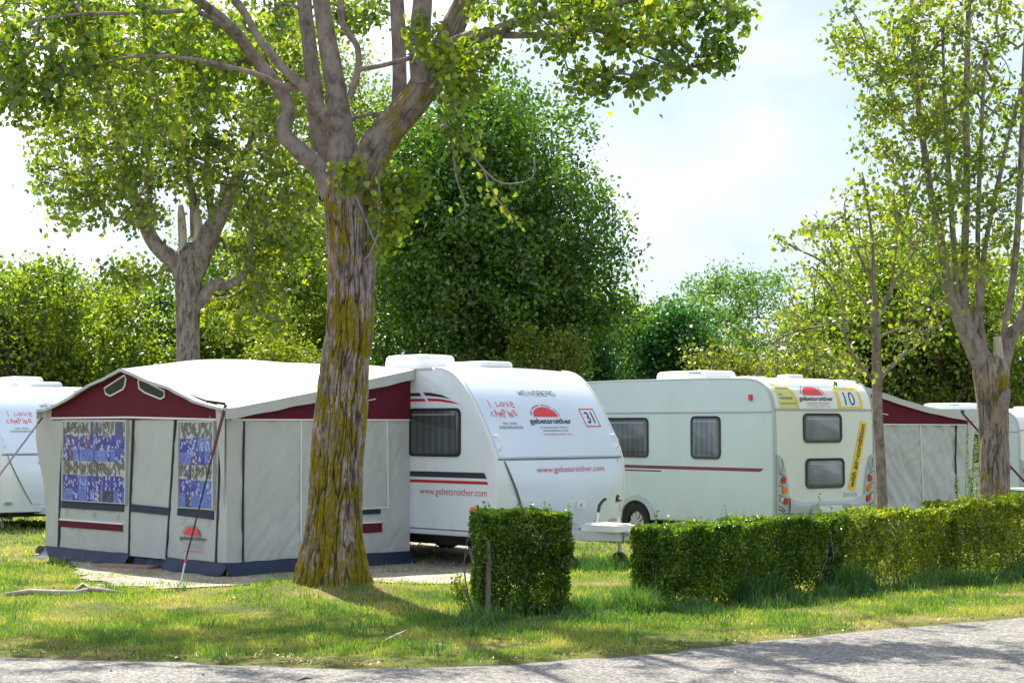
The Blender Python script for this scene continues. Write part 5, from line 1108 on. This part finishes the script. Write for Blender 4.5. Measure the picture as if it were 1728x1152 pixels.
# mud skirt
def skirt(B, x0, x1, seed, gap=None):
    m = MB(); n = int((x1-x0)/.035); rows = []
    for i in range(n+1):
        x = x0+(x1-x0)*i/n; f = .05+.03*noise.noise(Vector((x*2.5, seed, 0)))+.02*math.sin(x*9+seed); bt = .004+.0*x; tz = .155+.012*noise.noise(Vector((x*3, seed, 5)))
        rows.append([B(x, tz, .004), B(x, .10, .015+f*.3), B(x, .04, .03+f*.8), B(x, bt+.008, .05+f*1.4)])
    m.grid(rows); return m
skirt(FB, -.03, 2.02, 1).build('mud_skirt', M['navy'], aw, smooth=180); skirt(FB, 2.84, AW+.03, 4).build('mud_skirt', M['navy'], aw, smooth=180); skirt(SB, -.03, AD, 7).build('mud_skirt', M['navy'], aw, smooth=180)
m = MB(); m.grid([[FB(2.02+.82*i/14, z, -.05+.02*math.sin(i*1.1)+.03*(z < .1)) for z in (.16, .1, .02)] for i in range(15)]); m.build('door_skirt', M['navy'], aw, smooth=180)
m = MB(); rows = []
for k in range(9):
    a = k/8; rows.append([(-.02-.30*a, -.02-.05*math.sin(a*5), .13*(1-a)+.02+.03*math.sin(a*9)), (-.05-.32*a, .16+.1*a, .09*(1-a)+.02), (-.02-.26*a, .34, .02)])
m.grid(rows); m.build('ground_flap', mat('pale_groundsheet', (.34, .42, .55), .6, .1, 4, bump=.3, bs=10), aw, smooth=180)
# poles inside the corners
m = MB(); m.tube([(.05, .06, 0), (.05, .06, 1.9)], .014, 8); m.build('pole', M['chrome'], aw); m = MB(); m.tube([(AW-.06, .06, 0), (AW-.06, .06, 1.9)], .014, 8); m.build('pole', M['chrome'], aw)
# guy straps (in world coordinates, brought into the frame of the awning)
cA, sA = math.cos(-RZ), math.sin(-RZ)
def toloc(p): x, y = p[0]+6.125, p[1]-23.44; return Vector((x*cA-y*sA, x*sA+y*cA, p[2]))
def strap(parent, pts, w, mt, name='guy_strap', conv=toloc):
    m = MB()
    for a, b in zip(pts, pts[1:]): m.bar(conv(a), conv(b), w, .004, (0.3, -1, .2))
    return m.build(name, M[mt], parent)
top = Vector((-6.125+(AW+.06)*.701-.07*.713, 23.44-(AW+.06)*.713-.07*.701, 1.97)); peg = Vector(gp(303, 985))
q1 = top.lerp(peg, .29); q2 = top.lerp(peg, .86)
st = strap(aw, [top, q1], .045, 'strap_red'); strap(st, [top+Vector((-.22, -.02, .04)), top+Vector((0, 0, .01))], .03, 'strap', 'roof_tape'); strap(st, [q1, q2], .022, 'strap', 'strap_webbing')
m = MB(); m.tube([toloc(q2), toloc(q2.lerp(peg, .2))], .012, 6); m.build('spring', M['decal_red'], st); m = MB(); m.tube([toloc(q2.lerp(peg, .2)), toloc(peg+Vector((0, 0, -.06)))], .011, 6); m.build('ground_peg', M['chrome'], st)
topA = Vector((-6.125-.05, 23.44-.05, 1.83)); L0 = at(0, 800, 22.6); strap(aw, [topA, L0, L0+(L0-topA)*1.15], .04, 'strap')
d0 = thing('door_board', 'weathered wooden board lying before the awning door', 'board', (-4.69, 21.72, gz(-4.69, 21.72)+.012), RZ+.35)
m = MB(); m.box(-.42, .42, -.13, .13, 0, .028); m.build('board', M['wood'], d0)
m = MB(); m.box(-.40, -.34, -.12, .12, -.012, 0); m.box(.34, .40, -.12, .12, -.012, 0); m.build('batten', M['wood'], d0)

# right awning
S1 = Vector((.6, -.8, 0)); S2 = Vector((.8, .6, 0))
O2 = Vector((4.0, 27.3, 0))+S2*2.32-S1*.22
a2 = thing('caravan_awning', 'grey awning with maroon valance on the far side of the caravan with the yellow banner', 'awning', tuple(O2), R10)
# local x = S1 (towards viewer), local y = S2 (away from the caravan)
AB = lambda a, b, d=0: Vector((d, a, b))
D2 = 2.62
def r2(y): return 2.33-.46*(y/D2)-.05*math.sin(math.pi*y/D2)
m = MB(); m.grid(wallgrid(AB, 0, D2, const(-.14), lambda y: 1.74, 100, 70, .085, 14)); m.build('end_wall', M['canvas2'], a2, smooth=180)
m = MB(); m.grid(wallgrid(AB, .02, D2-.10, const(1.735), lambda y: r2(y)-.05, 40, 6, .008, 2, base=.006)); m.build('valance', M['maroon'], a2, smooth=180)
OB = lambda a, b, d=0: Vector((-a, D2+d, b))
m = MB(); m.grid(wallgrid(OB, 0, 4.2, const(-.14), lambda y: 1.86, 40, 20, .03, 4)); m.build('front_wall', M['canvas'], a2, smooth=180)
m = MB(); rows = []
for i in range(25):
    y = -.02+(D2+.12)*i/24; rows.append([(.06-4.4*j/12, y, (r2(min(max(y, 0), D2)))+.02+.02*math.sin(j*.9)*(i/24)+.02*noise.noise(Vector((i*.2, j*.5, 1)))) for j in range(13)])
m.grid(rows); m.grid([[(.06, r[0][1], r[0][2]), (.065+.006*math.sin(k), r[0][1], r[0][2]-.10)] for k, r in enumerate(rows)]); m.grid([[(p[0], p[1], p[2]), (p[0], p[1]+.01, p[2]-.10)] for p in rows[-1]])
m.build('roof', M['roofcloth'], a2, smooth=60)
seams('piping', 'piping', a2, AB, ([(0, 1.745), (D2-.10, 1.735)], .018, .012), ([(1.35, 1.73), (1.42, .35)], .014, .008), ([(.1, .37), (1.42, .345)], .014, .008), ([(.1, 1.97), (.55, 1.90)], .012, .014))
m = MB(); line(m, AB, [(2.28, 1.73), (2.25, 1.2), (2.28, .1)], .022, .010); m.build('zip', M['zip'], a2, smooth=0)
m = MB(); m.plate([(.05, .33), (1.25, .31), (1.25, .25), (.05, .27)], AB, -.01, .009); m.build('navy_band', M['navy'], a2, smooth=0)
skirt(lambda a, b, d=0: AB(a, b-.22, d*.4), 0, D2, 3).build('mud_skirt', M['navy'], a2, smooth=180)
m = MB(); rows = []
for k in range(10):
    z = 1.86-k*.13; w = .16*(1-k/9)+.01; rows.append([(.01, D2-.05, z), (.03, D2+w*.5, z), (.0, D2+w, z)])
m.grid(rows); m.build('storm_flap', M['roofcloth'], a2, smooth=60)
cB, sB = math.cos(-R10), math.sin(-R10)
def toloc2(p): x, y = p[0]-O2.x, p[1]-O2.y; return Vector((x*cB-y*sB, x*sB+y*cB, p[2]))
ta = at(1624, 697, 29.9); tb = at(1728, 812, 29.0); st = strap(a2, [ta, tb, ta+(tb-ta)*1.55], .035, 'strap_red', conv=toloc2); m = MB(); m.tube([toloc2(ta), toloc2(ta+Vector((0, 0, .05)))], .03, 8); m.build('strap_hook', M['zip'], st)

# small camping table at the right edge
ct = thing('camping_table', 'low green folding table with a white edge beside the pollarded trunk', 'table', (9.55, 32.0, 0), .25)
m = MB(); m.box(-.5, .5, -.35, .35, .53, .56); m.build('tabletop', M['green_plastic'], ct); m = MB(); m.box(-.52, .52, -.37, .37, .563, .60); m.build('table_edge', M['white_roof'], ct)
for a in (-.42, .42):
    for b in (-.28, .28):
        m = MB(); m.tube([(a, b, .53), (a*1.15, b*1.1, 0)], .014, 6); m.build('leg', M['chrome'], ct)
# fallen wood on the grass
def branch_thing(name, label, cat, pts, rad, mt, n=9):
    c = pts[0]; z = gz(c[0], c[1]); t = MB(); P = [Vector((p[0]-c[0], p[1]-c[1], gz(p[0], p[1])-z+p[2])) for p in pts]; t.tube(P, rad, n); o = t.build(name, M[mt], None, smooth=180); o.location = (c[0], c[1], z); tag(o, label, cat); return o
def gl(px, py, h): x, y, _ = gp(px, py); return (x, y, h)
branch_thing('dead_branch', 'bleached dead branch lying on the grass left of the guy peg', 'branch', [gl(10, 1008, .02), gl(50, 1005, .035), (gl(90, 1006, .03)), gl(125, 1006, .03), gl(160, 1002, .05), gl(212, 1006, .03)], [.02, .03, .032, .025, .03, .01], 'deadwood')
branch_thing('dead_branch', 'short forked piece of bark on the bleached branch', 'branch', [gl(120, 1005, .02), gl(140, 997, .07), gl(152, 1004, .06), gl(185, 1003, .04)], [.02, .024, .022, .006], 'deadwood')
branch_thing('fallen_stick', 'pale split stick lying on the grass right below the big trunk', 'stick', [gl(642, 1087, .01), gl(665, 1079, .03), gl(688, 1070, .04)], [.006, .012, .004], 'stubwood', 6)
branch_thing('fallen_stick', 'thin pale stick near the foot of the hedge cube', 'stick', [gl(735, 1090, .02), gl(765, 1094, .02)], [.006, .003], 'stubwood', 5)
branch_thing('fallen_stick', 'dark twig lying on the asphalt at the bottom', 'stick', [gl(502, 1150, .01), gl(515, 1147, .02), gl(528, 1147, .012)], [.006, .009, .004], 'bark_bg', 5)

# ---------------------------------------------------------------- sky, sun, camera
SUN_EL, SUN_AZ = 54, -22        # azimuth from +Y towards -X
w = bpy.data.worlds.new("World"); SC.world = w; w.use_nodes = True; t = NT(w); bg_ = t.n['Background']
sky = t.new('ShaderNodeTexSky', sky_type='NISHITA'); sky.sun_disc = False; sky.sun_elevation = math.radians(SUN_EL); sky.sun_rotation = math.radians(SUN_AZ); sky.dust_density = 1.2
tc = t.new('ShaderNodeTexCoord'); mp = t.new('ShaderNodeMapping'); mp.inputs['Scale'].default_value = (1, 1, 1.7); mp.inputs['Location'].default_value = (.35, .2, .12); t.link(tc.outputs['Generated'], mp.inputs[0])
n = t.new('ShaderNodeTexNoise'); n.inputs['Scale'].default_value = 2.9; n.inputs['Detail'].default_value = 9; n.inputs['Roughness'].default_value = .52; t.link(mp.outputs[0], n.inputs['Vector'])
r = ramp(t, n.outputs['Fac'], [(.44, (.28,)*3), (.51, (.55,)*3), (.545, (.97,)*3), (.62, (1, 1, 1))])
n2 = t.new('ShaderNodeTexNoise'); n2.inputs['Scale'].default_value = 3.8; n2.inputs['Detail'].default_value = 6; t.link(mp.outputs[0], n2.inputs['Vector'])
cl = ramp(t, n2.outputs['Fac'], [(.38, (4.0, 4.8, 5.9)), (.53, (6.0, 6.6, 7.5)), (.60, (10.6, 10.7, 11.0))])
t.link(mixc(t, r.outputs[0], sky.outputs[0], cl.outputs[0]), bg_.inputs[0]); bg_.inputs[1].default_value = .085
sl = bpy.data.lights.new('sun', 'SUN'); sl.energy = 5.0; sl.angle = math.radians(.55); sl.color = (1, .93, .80); so = link(bpy.data.objects.new('sun', sl))
el, az = math.radians(SUN_EL), math.radians(SUN_AZ); dv = Vector((math.sin(az)*math.cos(el), math.cos(az)*math.cos(el), math.sin(el))); so.rotation_euler = dv.to_track_quat('Z', 'Y').to_euler(); so.location = dv*60
cd = bpy.data.cameras.new('camera'); cd.sensor_width = 36; cd.lens = F/1728*36; cd.clip_end = 2000; cam = link(bpy.data.objects.new('camera', cd)); cam.location = (0, 0, H); cam.rotation_euler = (math.pi/2+PITCH, 0, 0); SC.camera = cam
SC.view_settings.view_transform = 'Standard'; SC.view_settings.look = 'None'; SC.view_settings.exposure = 1.06; SC.view_settings.gamma = 1
SC.cycles.max_bounces = 8; SC.cycles.transparent_max_bounces = 8
